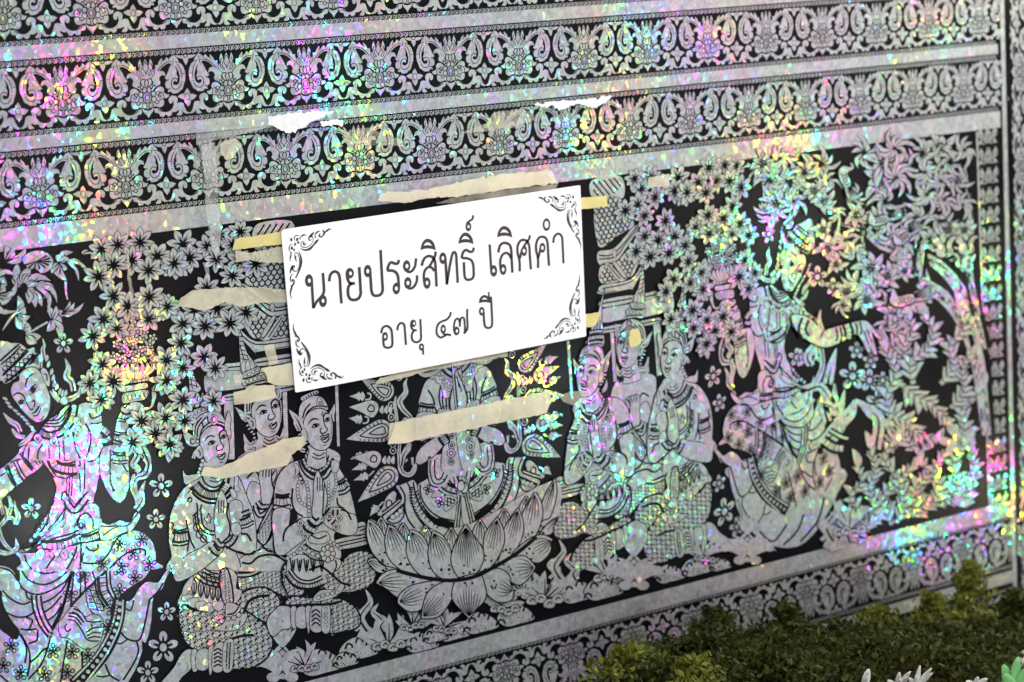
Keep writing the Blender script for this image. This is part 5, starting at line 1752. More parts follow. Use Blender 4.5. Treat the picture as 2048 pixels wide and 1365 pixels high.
def deity():
    F = Fig(K1, 30)
    # shoulder, upper arm, forearm (left half; the other half is the same print reversed)
    F.sh([(930, 640), (950, 520), (990, 400), (1040, 340), (1140, 310), (1240, 210), (1420, 180), (1420, 760), (1130, 740), (1110, 640)], 12)
    F.line([(1030, 470), (1090, 570), (1120, 700), (1200, 800)], 13, 1)
    F.band([(930, 640), (1020, 660), (1115, 660)], 20, 9); F.band([(920, 700), (1020, 720), (1110, 720)], 60, 9, 6, 10)
    F.sh([(900, 760), (1100, 740), (1180, 860), (1250, 960), (1190, 1000), (1080, 1030), (980, 1080), (900, 1000)], 12)
    F.sh([(890, 1310), (900, 1230), (960, 1140), (1080, 1050), (1190, 990), (1240, 1070), (1200, 1130), (1100, 1240), (1000, 1310), (930, 1340)], 13)
    F.band([(1190, 1000), (1220, 1050), (1250, 1090)], 60, 9, 3, 9); F.band([(1260, 970), (1300, 1020), (1330, 1050)], 40, 9, 3)
    F.ln([(870, 1340), (880, 1180), (960, 1080), (1060, 1040)], [(905, 1200), (950, 1120), (1040, 1060)], w=11)
    # abdomen and hanging cords
    F.sh([(1420, 700), (1160, 700), (1180, 840), (1260, 980), (1290, 1080), (1210, 1150), (1200, 1420), (1420, 1420)], 11)
    for x, y, r in ((1310, 1010, 24), (1308, 1120, 34), (1300, 1210, 44), (1300, 1310, 30)):
        F.ell((x, y), r + 9, r + 14, 1); F.ell((x, y), r, r + 5, 0); F.oval((x, y), r * .45, r * .5, 9)
    F.ln([(1180, 400), (1160, 560), (1190, 700)], [(1215, 440), (1200, 600), (1215, 700)], [(1240, 480), (1245, 700)], [(1275, 500), (1280, 700)], w=11)
    # collar
    F.sh([(1050, 330), (1120, 270), (1240, 200), (1300, 260), (1370, 310), (1340, 400), (1290, 500), (1270, 560), (1220, 560), (1200, 480), (1170, 400), (1130, 380), (1120, 340)], 11)
    F.beads([(1190, 240), (1260, 300), (1340, 340)], 13, 30); F.beads([(1150, 280), (1230, 350), (1310, 400)], 24, 54); F.beads([(1180, 330), (1230, 410), (1280, 470)], 18, 46)
    F.band([(1220, 210), (1280, 270), (1370, 310)], 34, 10)
    F.sh([(920, 280), (1010, 270), (1120, 240), (1190, 210), (1150, 270), (1060, 310), (980, 320)], 10)
    # joined hands
    F.sh([(1405, 230), (1370, 250), (1360, 330), (1330, 420), (1300, 560), (1295, 660), (1330, 760), (1420, 760), (1420, 230)], 13)
    F.ln([(1402, 300), (1404, 700)], w=12); F.ln([(1380, 340), (1360, 480)], [(1360, 420), (1340, 540)], [(1370, 260), (1400, 300)], w=8)
    F.build('seated_figure', mural)
    F = Fig(K3, 26)
    # lap, belt, sash
    F.sh([(1410, -60), (1100, -60), (1000, -40), (980, 200), (860, 290), (870, 430), (950, 580), (1080, 690), (1280, 740), (1410, 780)], 12)
    F.ln([(880, 290), (890, 430), (970, 570), (1100, 670), (1280, 715)], w=12)
    F.line([(1080, 690), (1280, 745)], 16, 1)
    F.band([(1170, 210), (1240, 300), (1340, 340)], 24, 9); F.band([(1150, 290), (1230, 350), (1340, 380)], 56, 9, 7, 9); F.band([(1100, 330), (1200, 400), (1330, 430)], 26, 9)
    F.sh([(1020, 440), (1060, 360), (1130, 390), (1150, 420)], 10); F.sh([(1170, 600), (1180, 420), (1300, 450), (1290, 520)], 10); F.lattice([(1175, 560), (1190, 440), (1290, 460), (1280, 510)], 40, 8, .3, 1.5, dots=False)
    for c in ((970, 350), (1110, 500)):
        for k in range(4):
            a = k * math.pi / 2 + .3
            F.oval((c[0] + 30 * math.cos(a), c[1] + 36 * math.sin(a)), 24, 16, 8, rot=a)
    F.flame([(990, -40), (985, 120), (1010, 260), (1080, 300), (1170, 270), (1230, 150), (1240, 60)], [36, 40, 44, 50, 44, 40, 36], vein=False); F.ln([(1000, 0), (995, 140), (1030, 260), (1090, 285), (1160, 250), (1215, 140)], [(970, 0), (965, 150), (1000, 290), (1090, 325)], [(1050, 0), (1050, 160), (1080, 230), (1130, 210), (1180, 60)], w=10)
    F.sh([(1265, 150), (1330, 160), (1410, 175), (1410, 460), (1410, 800), (1280, 860), (1300, 640), (1320, 440)], 12)
    F.ln([(1300, 170), (1340, 300), (1345, 440), (1320, 640), (1300, 840)], [(1370, 450), (1350, 640), (1330, 820)], w=10)
    for k in range(9):
        a = math.pi / 2 + k * math.pi / 8
        F.ell((1395 + 66 * math.cos(a), 330 + 92 * math.sin(a)), 26, 26, 1); F.ell((1395 + 66 * math.cos(a), 330 + 92 * math.sin(a)), 18, 18, 0)
    F.ell((1398, 330), 52, 68, 1); F.ell((1398, 330), 40, 55, 0)
    F.build('seated_figure_lap', mural)


rays_left()
deity()

# ------------------------------------------------------------------ the print repeats reversed on the right of the axis
AXIS = Matrix(((-1, 0, 0.080, 1.068), (0, 1, 0, -EPS * 2.5), (0, 0, 1, 0.004), (0, 0, 0, 1)))
for _o in [c for c in mural.children]:
    me2 = _o.data.copy()
    me2.transform(AXIS)
    me2.flip_normals()
    link_mesh(_o.name.split('.')[0], me2, mural)


def lotus():
    F = Fig(C8, 560)
    w = 9

    def petal(pts, tip, n=7, ln=.5, dots=()):
        allp = [tuple(tip) + (1,)] + list(pts)
        gx = sum(p[0] for p in allp) / len(allp)
        gy = sum(p[1] for p in allp) / len(allp)
        allp.sort(key=lambda p: math.atan2(p[1] - gy, p[0] - gx))
        k0 = [len(p) for p in allp].index(3)
        F.sh(allp[k0:] + allp[:k0], w, n=4)
        P = np.array(pts, float)
        c = P.mean(0)
        t = np.array(tip, float)
        d = c - t
        nrm = np.array([-d[1], d[0]]) / np.linalg.norm(d)
        hw = max(abs((P - c) @ nrm))
        for i in range(n):
            u = (i - (n - 1) / 2) / ((n - 1) / 2 + .6)
            e = t + d * (ln * 2 * (1 - .35 * abs(u))) + nrm * hw * u * .82
            F.line([tuple(t + d * .08), tuple((t + e) / 2 + nrm * hw * u * .18), tuple(e)], [2, 4, 1.2], 1)
        rnd = random.Random(int(tip[0]))
        for k in range(5):
            q = c + d * rnd.uniform(.15, .6) + nrm * hw * rnd.uniform(-.5, .5)
            F.ell(q, rnd.choice((5, 7, 9)), rnd.choice((6, 8, 10)), 1, n=8, same=True)

    F.fill([(165, 415), (300, 450), (735, 450), (1250, 180), (1270, 400), (1150, 520), (1000, 620), (820, 740), (560, 770), (330, 710), (190, 600)], 0)
    for t in ((240, 395), (370, 430), (500, 445), (650, 455), (820, 410), (960, 345), (1090, 275)):
        petal([(t[0] - 40, t[1] + 70), (t[0] - 40, t[1] + 180), (t[0] + 40, t[1] + 190), (t[0] + 44, t[1] + 80)], t, 4, .5)
    petal([(158, 500), (190, 600), (250, 665), (330, 705), (285, 600), (262, 520), (222, 450)], (165, 412), 4)
    petal([(265, 540), (290, 640), (370, 712), (452, 738), (402, 620), (382, 540), (332, 470)], (285, 442), 6)
    petal([(390, 580), (410, 660), (470, 732), (562, 748), (532, 640), (502, 540), (460, 490)], (415, 472), 6)
    petal([(1190, 300), (1180, 420), (1140, 505), (1230, 390), (1266, 260)], (1257, 172), 4)
    petal([(1070, 380), (1076, 480), (1040, 600), (1130, 525), (1182, 400), (1175, 310)], (1142, 250), 5)
    petal([(965, 460), (958, 560), (930, 665), (1010, 610), (1068, 500), (1066, 410)], (1042, 345), 6)
    petal([(850, 500), (840, 620), (820, 720), (890, 680), (952, 570), (956, 480)], (922, 398), 6)
    petal([(518, 600), (540, 700), (600, 755), (690, 758), (655, 660), (642, 580), (602, 510)], (545, 478), 7)
    petal([(652, 640), (685, 735), (745, 755), (812, 705), (840, 610), (792, 520), (690, 520)], (735, 442), 11, .62)
    # turned-down petals
    petal([(205, 640), (245, 680), (325, 702), (240, 722), (192, 692)], (163, 650), 3)
    petal([(1160, 512), (1222, 432), (1250, 440), (1240, 490), (1185, 505)], (1277, 398), 3)
    petal([(250, 732), (330, 706), (450, 748), (545, 768), (430, 800), (350, 865), (280, 822)], (213, 782), 6, .55)
    petal([(1005, 622), (1100, 532), (1180, 502), (1232, 550), (1225, 605), (1162, 662), (1090, 640)], (1242, 528), 6, .55)
    petal([(352, 850), (420, 800), (560, 770), (600, 775), (545, 832), (482, 930), (402, 946)], (338, 898), 6, .55)
    petal([(880, 702), (980, 650), (1070, 625), (1120, 660), (1112, 742), (1050, 792), (985, 762)], (1142, 690), 6, .55)
    petal([(500, 870), (560, 800), (690, 762), (660, 860), (602, 952), (550, 985)], (478, 988), 7, .55)
    petal([(815, 732), (920, 700), (982, 732), (1004, 800), (1000, 882), (930, 892), (860, 842)], (1012, 835), 6, .55)
    petal([(658, 872), (668, 790), (692, 757), (812, 732), (846, 800), (850, 872), (802, 932), (710, 940)], (756, 990), 9, .62)
    F.line([(330, 708), (480, 748), (640, 768), (780, 748), (900, 690), (1030, 612), (1150, 512)], 14, 1)
    F.build('lotus_throne', mural)


lotus()
# platform mouldings on both sides of the lotus
for fr, pts in ((T5, [(1000, 1060), (1370, 980), (1400, 1090), (1090, 1160), (1060, 1120)]), (T5, [(1240, 880), (1340, 850), (1360, 980), (1200, 1010)])):
    F = Fig(fr, 9)
    F.sh(pts, 12)
    F.ln([(pts[0][0], pts[0][1] + 40), (pts[1][0], pts[1][1] + 40)], [(pts[0][0] + 40, pts[0][1] + 70), (pts[1][0] + 10, pts[1][1] + 75)], w=10)
    o = F.build('platform_step', mural)
    me2 = o.data.copy(); me2.transform(AXIS); me2.flip_normals()
    link_mesh('platform_step', me2, mural)


# ------------------------------------------------------------------ rocks and plants along the foot of the picture
def base_y(x):
    return 1346 - 0.2557 * (x - 680)


def px(p):
    return p


RK = [10]


def rock(x, dy, s, seed=0):
    rnd = random.Random(seed + int(x))
    y = base_y(x) - dy
    RK[0] += 5
    F = Fig(px, RK[0])
    lobes = [(x - s * .8, y + s * .1), (x - s * .55, y - s * .35), (x - s * .1, y - s * .6), (x + s * .35, y - s * .5), (x + s * .75, y - s * .2), (x + s * .85, y + s * .1), (x + s * .2, y + s * .3), (x - s * .4, y + s * .42)]
    F.sh(lobes, 2.6)
    for i in range(5):
        a = lobes[i]
        F.line([(a[0] + s * .02, a[1] + s * .26), (a[0] + s * .1, a[1] + s * .04), (a[0] + s * .28, a[1] + s * .06), (a[0] + s * .34, a[1] + s * .2)], 2.4, 1)
    for k in range(26):
        p = (x + rnd.uniform(-.7, .7) * s, y + rnd.uniform(-.05, .35) * s)
        F.ell(p, rnd.uniform(.5, 1.6), rnd.uniform(.5, 1.6), 1, n=6, same=True)
    F.build('printed_rock', mural)


def shrub(x, dy, s, kind=0, seed=0):
    rnd = random.Random(seed + int(x) * 3)
    y = base_y(x) - dy
    RK[0] += 26
    F = Fig(px, RK[0])
    if kind == 0:            # feathery plant
        for k in range(7):
            a = -1.57 + (k - 3) * .42
            L = s * rnd.uniform(.8, 1.15)
            F.leaf((x, y), (x + math.cos(a) * L, y + math.sin(a) * L), s * .26, rnd.uniform(-.2, .2), 0, same=False)
            F.line([(x, y), (x + math.cos(a) * L * .7, y + math.sin(a) * L * .7)], [2.5, .8], 1, smooth=False)
        for k in range(4):
            cx, cy = x + (k - 1.5) * s * .26, y - s * .04 + rnd.uniform(0, .2) * s
            F.sh([(cx - s * .16, cy + s * .08), (cx - s * .12, cy - s * .1), (cx + s * .06, cy - s * .14), (cx + s * .17, cy), (cx + s * .08, cy + s * .12)], 1.8)
            F.line([(cx - s * .06, cy + s * .04), (cx, cy - s * .06), (cx + s * .08, cy)], 1.6, 1)
    elif kind == 1:          # flame bush
        for dx, h, sw in ((-.35, .8, .2), (0, 1.5, -.25), (.3, 1.0, .25), (.55, .6, -.1)):
            F.flame([(x + dx * s, y), (x + (dx + sw) * s, y - h * .35 * s), (x + (dx - sw * .4) * s, y - h * .7 * s), (x + (dx + sw * .3) * s, y - h * s)], [s * .34, s * .30, s * .2, 1])
        F.line([(x - s * .3, y), (x, y + s * .12), (x + s * .4, y)], s * .3, 0)
    elif kind == 2:          # pineapple-like plant
        F.fill([(x - s * .2, y), (x - s * .24, y - s * .5), (x - s * .05, y - s * .75), (x + s * .18, y - s * .55), (x + s * .2, y)], 0)
        F.hatch([(x - s * .2, y), (x - s * .24, y - s * .5), (x, y - s * .75), (x + s * .2, y - s * .5), (x + s * .2, y)], .7, s * .14, 1.4); F.hatch([(x - s * .2, y), (x - s * .24, y - s * .5), (x, y - s * .75), (x + s * .2, y - s * .5), (x + s * .2, y)], -.7, s * .14, 1.4)
        for k in range(7):
            a = -1.57 + (k - 3) * .2
            F.leaf((x, y - s * .68), (x + math.cos(a) * s * .6, y - s * .68 + math.sin(a) * s * .6), s * .09, 0, 0, same=False)
        for sg in (-1, 1):
            for k in range(4):
                a = -1.57 + sg * (.45 + k * .26)
                F.leaf((x + sg * s * .1, y), (x + sg * s * .1 + math.cos(a) * s * .75, y + math.sin(a) * s * .75), s * .2, sg * -.25, 0, same=False)
                F.line([(x + sg * s * .1, y), (x + sg * s * .1 + math.cos(a) * s * .5, y + math.sin(a) * s * .5)], 1.5, 1, smooth=False)
            F.ell((x + sg * s * .62, y - s * .34), s * .12, s * .12, 0); F.ell((x + sg * s * .22, y + s * .02), s * .16, s * .12, 0)
    F.build('printed_shrub', mural)


for x, dy, s in ((640, 26, 52), (715, 34, 46), (842, 16, 40), (905, 22, 40), (960, 24, 42), (1030, 22, 44), (1155, 36, 44), (1205, 30, 46), (1338, 26, 36), (1392, 26, 36), (1440, 20, 26), (690, 20, 30), (870, 24, 30)):
    rock(x, dy, s)
for x, dy, s, k in ((565, 22, 84, 2), (610, 30, 50, 0), (735, 66, 58, 1), (778, 30, 60, 0), (825, 56, 44, 0), (890, 36, 44, 0), (1010, 44, 52, 0), (1045, 66, 50, 0), (1090, 42, 66, 0), (1122, 72, 54, 1), (1215, 56, 50, 0), (1268, 26, 80, 2), (1410, 44, 40, 0),
                    (1495, 18, 72, 2), (1668, 8, 60, 1), (1700, 24, 60, 0)):
    shrub(x, dy, s, k)


# ------------------------------------------------------------------ right end: outstretched arm, tree with birds and squirrels, flame foliage
C3, C7, C9 = crop(1348, 0, 700), crop(1348, 440, 700), crop(1348, 899, 700)
SW = 8


def arm_right():
    F = Fig(C7, 620)
    F.sh([(690, 560), (780, 570), (870, 640), (960, 625), (1080, 595), (1130, 598), (1175, 645), (1215, 700), (1190, 690), (1155, 655), (1165, 700), (1186, 780), (1172, 786), (1140, 735), (1150, 772), (1132, 770), (1098, 700), (1060, 668), (960, 722), (880, 745), (800, 715), (720, 650)], SW)
    F.ln([(860, 690), (872, 655), (900, 640)], [(1130, 640), (1160, 720)], [(1110, 650), (1140, 730)], w=5)
    F.band([(1075, 600), (1085, 640), (1080, 670)], 12, 5); F.band([(1010, 612), (1025, 660), (1020, 695)], 26, 5, 3, 4); F.band([(960, 630), (970, 680), (960, 715)], 12, 5)
    F.band([(770, 580), (750, 640), (770, 690)], 24, 5, 3, 4)
    F.flame([(865, 640), (850, 590), (858, 525)], [26, 24, 2])
    F.build('outstretched_arm', mural)


arm_right()


def crown_right():
    F = Fig(crop(1100, 560, 350), 640)
    F.sh([(455, 770), (445, 700), (475, 620), (500, 520), (560, 400), (600, 250), (640, 95, 1), (612, 260), (606, 420), (615, 600), (632, 690), (618, 775), (540, 760)], 9)
    F.band([(465, 620), (540, 605), (615, 600)], 22, 6); F.band([(450, 690), (540, 672), (625, 668)], 34, 6, 6, 7); F.band([(455, 745), (540, 728), (622, 735)], 22, 6, 4, 6)
    F.ln([(540, 590), (560, 480), (600, 380)], [(510, 600), (530, 500)], [(580, 590), (590, 470)], w=6)
    F.build('tall_crown', mural)


crown_right()
flowers(C7, [(840, 335, 62), (930, 390, 48), (720, 805, 52), (1070, 765, 48), (1150, 825, 46), (1045, 915, 80), (1145, 940, 64), (1222, 940, 48), (1195, 1065, 72)])


def ribbons_right():
    F = Fig(C7, 200)
    for p, w in (([(800, 850), (780, 800), (820, 740), (800, 700)], [40, 50, 50, 6]), ([(860, 740), (868, 860), (820, 960), (740, 980)], [24, 30, 34, 10]), ([(900, 960), (920, 860), (950, 750)], [60, 50, 2]),
                 ([(780, 1000), (860, 980), (930, 1080), (940, 960)], [30, 50, 60, 6]), ([(900, 1180), (880, 1080), (960, 1120), (1000, 990)], [50, 60, 60, 2]), ([(960, 1200), (1030, 1130), (1060, 1060)], [80, 70, 20]),
                 ([(1180, 1340), (1200, 1180), (1150, 1120), (1060, 1050)], [60, 70, 70, 8]), ([(860, 1340), (940, 1240), (1000, 1150)], [90, 90, 60])):
        F.flame(p, w)
    F.band([(870, 1290), (930, 1330), (990, 1340)], 34, 5, 4, 5); F.band([(910, 1230), (980, 1270), (1020, 1280)], 14, 5)
    F.build('flying_ribbons', mural)


ribbons_right()


def hem_right():
    F = Fig(C9, 40)
    F.sh([(300, 120), (340, 200), (365, 330), (430, 450), (520, 535), (630, 575), (740, 560), (830, 480), (900, 370), (960, 250), (1000, 120), (700, 60), (420, 60)], SW)
    for p in ([(380, 260), (460, 330), (600, 350), (760, 320), (880, 240), (940, 170)], [(390, 340), (480, 440), (600, 380)], [(500, 480), (580, 540), (660, 440)], [(640, 560), (720, 480), (760, 380)], [(740, 540), (840, 420), (880, 280)], [(430, 120), (470, 220), (600, 300), (760, 290), (860, 200), (900, 100)]):
        F.line(p, 7, 1)
    F.beads([(420, 150), (480, 260), (600, 325), (740, 305), (850, 230), (920, 120)], 8, 24, ring=False, mi=1)
    F.build('skirt_hem', mural)


hem_right()


def kanok(F, path, w, n=5, side=1.0):
    """a branch of small flame leaves in ordered pairs along a curling stem"""
    pp = np.array(spline(path, False, 12))
    dd = np.r_[0, np.cumsum(np.linalg.norm(np.diff(pp, axis=0), axis=1))]
    step = w * .46
    m = int(dd[-1] / step)
    F.line(path, [w * .34, w * .30, w * .2, 3], 0)
    for k in range(m):
        d = step * (k + .5)
        b = np.array([np.interp(d, dd, pp[:, 0]), np.interp(d, dd, pp[:, 1])])
        d2 = min(d + 8, dd[-1])
        t = np.array([np.interp(d2, dd, pp[:, 0]), np.interp(d2, dd, pp[:, 1])]) - np.array([np.interp(d2 - 12, dd, pp[:, 0]), np.interp(d2 - 12, dd, pp[:, 1])])
        a = math.atan2(t[1], t[0])
        f = 1 - .35 * k / m
        for sg in (-1, 1):
            aa = a + sg * (.75 - .25 * k / m)
            L = w * (1.55 if (k + (sg > 0)) % 2 else 1.15) * f
            e = (b[0] + math.cos(aa) * L, b[1] + math.sin(aa) * L)
            F.leaf(b, e, L * .50, -sg * .16, 1, peak=.40, same=False)
            F.leaf(b, (b[0] + math.cos(aa) * L * .93, b[1] + math.sin(aa) * L * .93), L * .36, -sg * .16, 0, peak=.40, same=False)
            F.line([tuple(b), (b[0] + math.cos(aa + sg * .1) * L * .6, b[1] + math.sin(aa + sg * .1) * L * .6)], [3.5, 1.2], 1, smooth=False)
    e = pp[-1]
    a = math.atan2(*(pp[-1] - pp[-4])[::-1])
    F.leaf(e, (e[0] + math.cos(a) * w * 1.5, e[1] + math.sin(a) * w * 1.5), w * .6, .1, 0, peak=.4, same=False)


def tree():
    F = Fig(C7, 30)
    for p, w in (([(1830, 1260), (1800, 1000), (1775, 820), (1700, 600), (1600, 470), (1480, 380), (1420, 340)], [50, 66, 80, 90, 80, 60, 40]),
                 ([(1800, 760), (1750, 560), (1660, 390), (1540, 260), (1400, 200), (1220, 150), (1110, 60), (960, 20)], [60, 66, 66, 60, 56, 50, 40, 10]),
                 ([(1470, 360), (1440, 240), (1430, 100), (1440, -60), (1500, -260)], [60, 50, 36, 26, 10]), ([(1430, 330), (1460, 140), (1560, 20), (1640, -160)], [40, 34, 30, 10]), ([(1110, 220), (1105, 80), (1115, -20)], [20, 16, 10]),
                 ([(1300, 160), (1360, 40), (1350, -100)], [30, 24, 10]), ([(1780, 560), (1730, 300), (1740, 40), (1700, -320)], [30, 34, 30, 10])):
        F.line(p, [x + 12 for x in w], 1)
        F.k += 1
        F.line(p, w, 0)
        F.lines_open = False
        P = np.array(spline(p, False, 8))
        rnd = random.Random(len(p))
        for k in range(len(P) * 2):
            i = rnd.randrange(0, len(P) - 2)
            ww = np.interp(i / len(P), np.linspace(0, 1, len(w)), w) * .42
            off = rnd.uniform(-ww, ww)
            F.line([P[i] + (off, 0), P[i + 1] + (off, rnd.uniform(-6, 6))], 4, 1, smooth=False)
    F.build('printed_tree_trunk', mural)
    rnd = random.Random(11)
    spots = [(C7, x, y, r) for x, y, r in ((870, 60, 90), (900, 170, 100), (1000, 120, 110), (1060, 200, 110), (950, 260, 80), (1150, 280, 120), (1080, 360, 120), (1190, 400, 120), (1010, 420, 100), (1130, 470, 110), (990, 500, 80), (1250, 330, 100), (1300, 250, 110),
                                       (1290, 100, 120), (1220, 20, 110), (1340, 160, 80), (1500, 120, 100), (1600, 60, 110), (1400, 60, 90), (1350, 300, 80), (1470, 440, 90), (1280, 560, 110), (1340, 640, 100), (1240, 620, 80), (1420, 500, 70), (1700, 250, 90), (1700, 60, 90))]
    spots += [(C3, x, y, r) for x, y, r in ((520, 960, 110), (620, 930, 110), (560, 1060, 110), (660, 1060, 120), (760, 1010, 110), (860, 960, 120), (700, 1180, 120), (600, 1190, 110), (560, 1260, 90), (820, 1120, 100), (900, 1060, 90), (1110, 900, 130), (1230, 960, 150), (1290, 870, 130), (1200, 1070, 130), (1300, 1040, 140),
                                        (1240, 1180, 120), (1360, 960, 100), (1450, 900, 120), (1560, 860, 120), (1470, 1010, 120), (1620, 950, 110), (1560, 1060, 110), (1480, 1140, 130), (1580, 1170, 110), (1660, 1060, 100), (1700, 880, 110), (1060, 1140, 90), (1070, 1260, 100), (1180, 1290, 90), (1420, 1280, 120), (1560, 1290, 110), (1690, 1200, 90), (940, 1250, 80), (880, 1180, 90))]
    for fr, x, y, r in spots:
        F = Fig(fr, 60 + rnd.randrange(12) * 26)
        a = rnd.uniform(0, 6.28)
        if rnd.random() < .55:
            F.frond((x, y), r * 1.05, 10, a, a + 5.0, rnd.choice((-.25, .25)), .19)
        else:
            F.frond((x, y), r, 8, a, a + 5.5, .12, .32)
            F.oval((x, y), r * .18, r * .18, 5)
        F.build('printed_foliage', mural)


tree()


def bird(fr, x, y, s, d=1, rot=0.0):
    F = Fig(fr, 400)
    ca, sa = math.cos(rot), math.sin(rot)
    T = lambda pts: [(x + (a * d * ca - b * sa) * s, y + (a * d * sa + b * ca) * s) for a, b in pts]
    F.fill(T([(.9, -.1), (.5, .3), (-.2, .42), (-.7, .2), (-.8, -.15), (-.6, -.55), (-.9, -.62), (-.62, -.78), (-.35, -.7), (-.2, -.3), (.3, -.35)]), 1)
    F.sh(T([(.8, -.1), (.45, .22), (-.2, .32), (-.6, .15), (-.68, -.15), (-.52, -.5), (-.8, -.6), (-.55, -.7), (-.38, -.62), (-.22, -.2), (.3, -.25)]), 6)
    for k in range(4):
        F.flame(T([(.6, -.1 + k * .06), (1.1, -.25 + k * .12), (1.6, -.55 + k * .2)]), [.14 * s, .16 * s, 1], lw=4)
        F.line(T([(-.3 + k * .2, .2), (-.1 + k * .2, 0), (-.25 + k * .2, -.15)]), 4, 1)
    F.ell(T([(-.55, -.58)])[0], .05 * s, .05 * s, 1)
    F.build('printed_bird', mural)


bird(C3, 1000, 1040, 95, 1, 1.3)
bird(C3, 1200, 1290, 90, 1, -.2)
bird(C7, 1340, 110, 80, 1, -.6)
bird(C7, 1340, 470, 110, 1, -.15)


def squirrel(x, y, s, d=1):
    F = Fig(C7, 420)
    T = lambda pts: [(x + a * d * s, y + b * s) for a, b in pts]
    F.sh(T([(-.5, -.5), (-.3, -.62), (-.1, -.5), (.1, -.2), (.35, .1), (.3, .5), (0, .6), (-.25, .4), (-.2, 0), (-.45, -.25)]), 6)
    F.flame(T([(.3, .5), (.6, .3), (.5, -.1), (.7, -.5), (1.0, -.55)]), [.2 * s, .26 * s, .26 * s, .22 * s, 4], lw=6)
    F.ell(T([(-.32, -.48)])[0], .06 * s, .06 * s, 1)
    F.line(T([(-.1, .1), (-.4, .2), (-.5, .1)]), .12 * s, 0)
    F.build('printed_squirrel', mural)


squirrel(1560, 160, 100); squirrel(1690, 150, 90); squirrel(1700, 240, 70, -1)


def flames_right():
    for fr, path, w, n in ((C7, [(1270, 1363), (1300, 1200), (1250, 1050), (1300, 900), (1240, 760)], 46, 7), (C7, [(1330, 960), (1420, 1040), (1500, 1080), (1600, 1180)], 44, 6), (C7, [(1400, 960), (1390, 840), (1480, 760), (1520, 650), (1470, 560)], 44, 7),
                           (C7, [(1560, 960), (1640, 860), (1620, 740), (1700, 640), (1680, 540)], 42, 7), (C7, [(1260, 1150), (1360, 1180), (1440, 1260), (1540, 1280)], 40, 6), (C7, [(1620, 1100), (1700, 1000), (1690, 880), (1740, 780)], 36, 6),
                           (C7, [(1640, 1363), (1700, 1240), (1690, 1120), (1760, 1000)], 44, 6), (C7, [(1250, 800), (1310, 700), (1290, 600), (1340, 540)], 36, 5), (C7, [(1360, 860), (1350, 740), (1400, 660), (1380, 580)], 36, 6), (C7, [(1440, 1363), (1380, 1300), (1340, 1220), (1270, 1200)], 36, 5),
                           (C9, [(1280, 440), (1220, 300), (1300, 180), (1240, 60), (1280, -40)], 44, 8), (C9, [(1300, 430), (1350, 320), (1330, 200), (1390, 100)], 40, 6), (C9, [(1360, 400), (1460, 330), (1560, 300), (1640, 300)], 40, 6),
                           (C9, [(1420, 370), (1420, 240), (1480, 140), (1440, 40), (1500, -40)], 40, 7), (C9, [(1520, 330), (1560, 220), (1530, 120), (1590, 20)], 38, 6), (C9, [(1620, 300), (1660, 180), (1640, 80), (1700, -40)], 38, 6),
                           (C9, [(1000, 440), (1080, 360), (1040, 280), (1100, 200), (1080, 110)], 40, 6), (C9, [(1100, 440), (1180, 360), (1150, 240), (1180, 120), (1150, 0)], 38, 7), (C9, [(900, 540), (930, 470), (950, 390)], 34, 4), (C9, [(980, 500), (1080, 480), (1150, 430)], 34, 4),
                           (C9, [(1700, 340), (1720, 220), (1760, 120), (1740, 0)], 36, 6)):
        F = Fig(fr, 60 + (int(path[0][0]) * 7 + int(path[0][1])) % 9 * 22)
        kanok(F, path, w * 2.0, n)
        F.build('flame_foliage', mural)


flames_right()


# ------------------------------------------------------------------ old tape strips and torn paper stuck on the print
M_YTAPE = simple_mat('yellow_masking_tape', (0.80, 0.70, 0.30), rough=0.4, noise=0.08, nscale=90, bump=0.12, alpha=(0.62, 0.80))
M_BTAPE = simple_mat('aged_beige_tape', (0.86, 0.79, 0.58), rough=0.36, noise=0.10, nscale=28, bump=0.3, alpha=(0.34, 0.70))
M_THIN = simple_mat('thin_tape_residue', (0.82, 0.76, 0.58), rough=0.42, noise=0.10, nscale=26, alpha=(0.18, 0.52))
M_FAINT = simple_mat('faint_tape_residue', (0.70, 0.66, 0.54), rough=0.45, noise=0.12, nscale=30, alpha=(0.04, 0.28))
M_CLEAR = simple_mat('clear_tape', (0.72, 0.72, 0.70), rough=0.25, spec=0.6, noise=0.1, nscale=40, alpha=(0.03, 0.40))
M_PAPER = simple_mat('torn_white_paper', (0.76, 0.76, 0.77), rough=0.8, noise=0.10, nscale=110, bump=0.5)
YT = -0.0078


def tape(name, frame, pts, mat, label, cat='tape', jag=0.7, lev=0, seed=1, thick=0.00012, step=6.0):
    """a thin sheet of tape or paper with ragged edges, traced on the panel"""
    rnd = random.Random(seed * 77 + int(pts[0][0]))
    P = [np.array(frame(p)) for p in pts]
    ring = []
    for i in range(len(P)):
        a, b = P[i], P[(i + 1) % len(P)]
        L = np.linalg.norm(b - a)
        k = max(1, int(L / step))
        for j in range(k):
            q = a + (b - a) * j / k
            if j:
                q = q + np.array([rnd.gauss(0, jag), rnd.gauss(0, jag)])
            ring.append(back(q[0], q[1], YT))
    n = len(ring)
    cx = sum(r[0] for r in ring) / n
    cz = sum(r[1] for r in ring) / n
    y = YT - lev * 0.00015
    v = [(x - cx, y, z - cz) for x, z in ring] + [(x - cx, y + thick, z - cz) for x, z in ring]
    f = [tuple(range(n)), tuple(range(2 * n - 1, n - 1, -1))] + [(i, (i + 1) % n, (i + 1) % n + n, i + n) for i in range(n)]
    me = bpy.data.meshes.new(name)
    me.from_pydata(v, [], f)
    me.materials.append(mat)
    o = link_mesh(name, me, None, (cx, 0, cz + Z0))
    tag(o, label, cat)
    return o


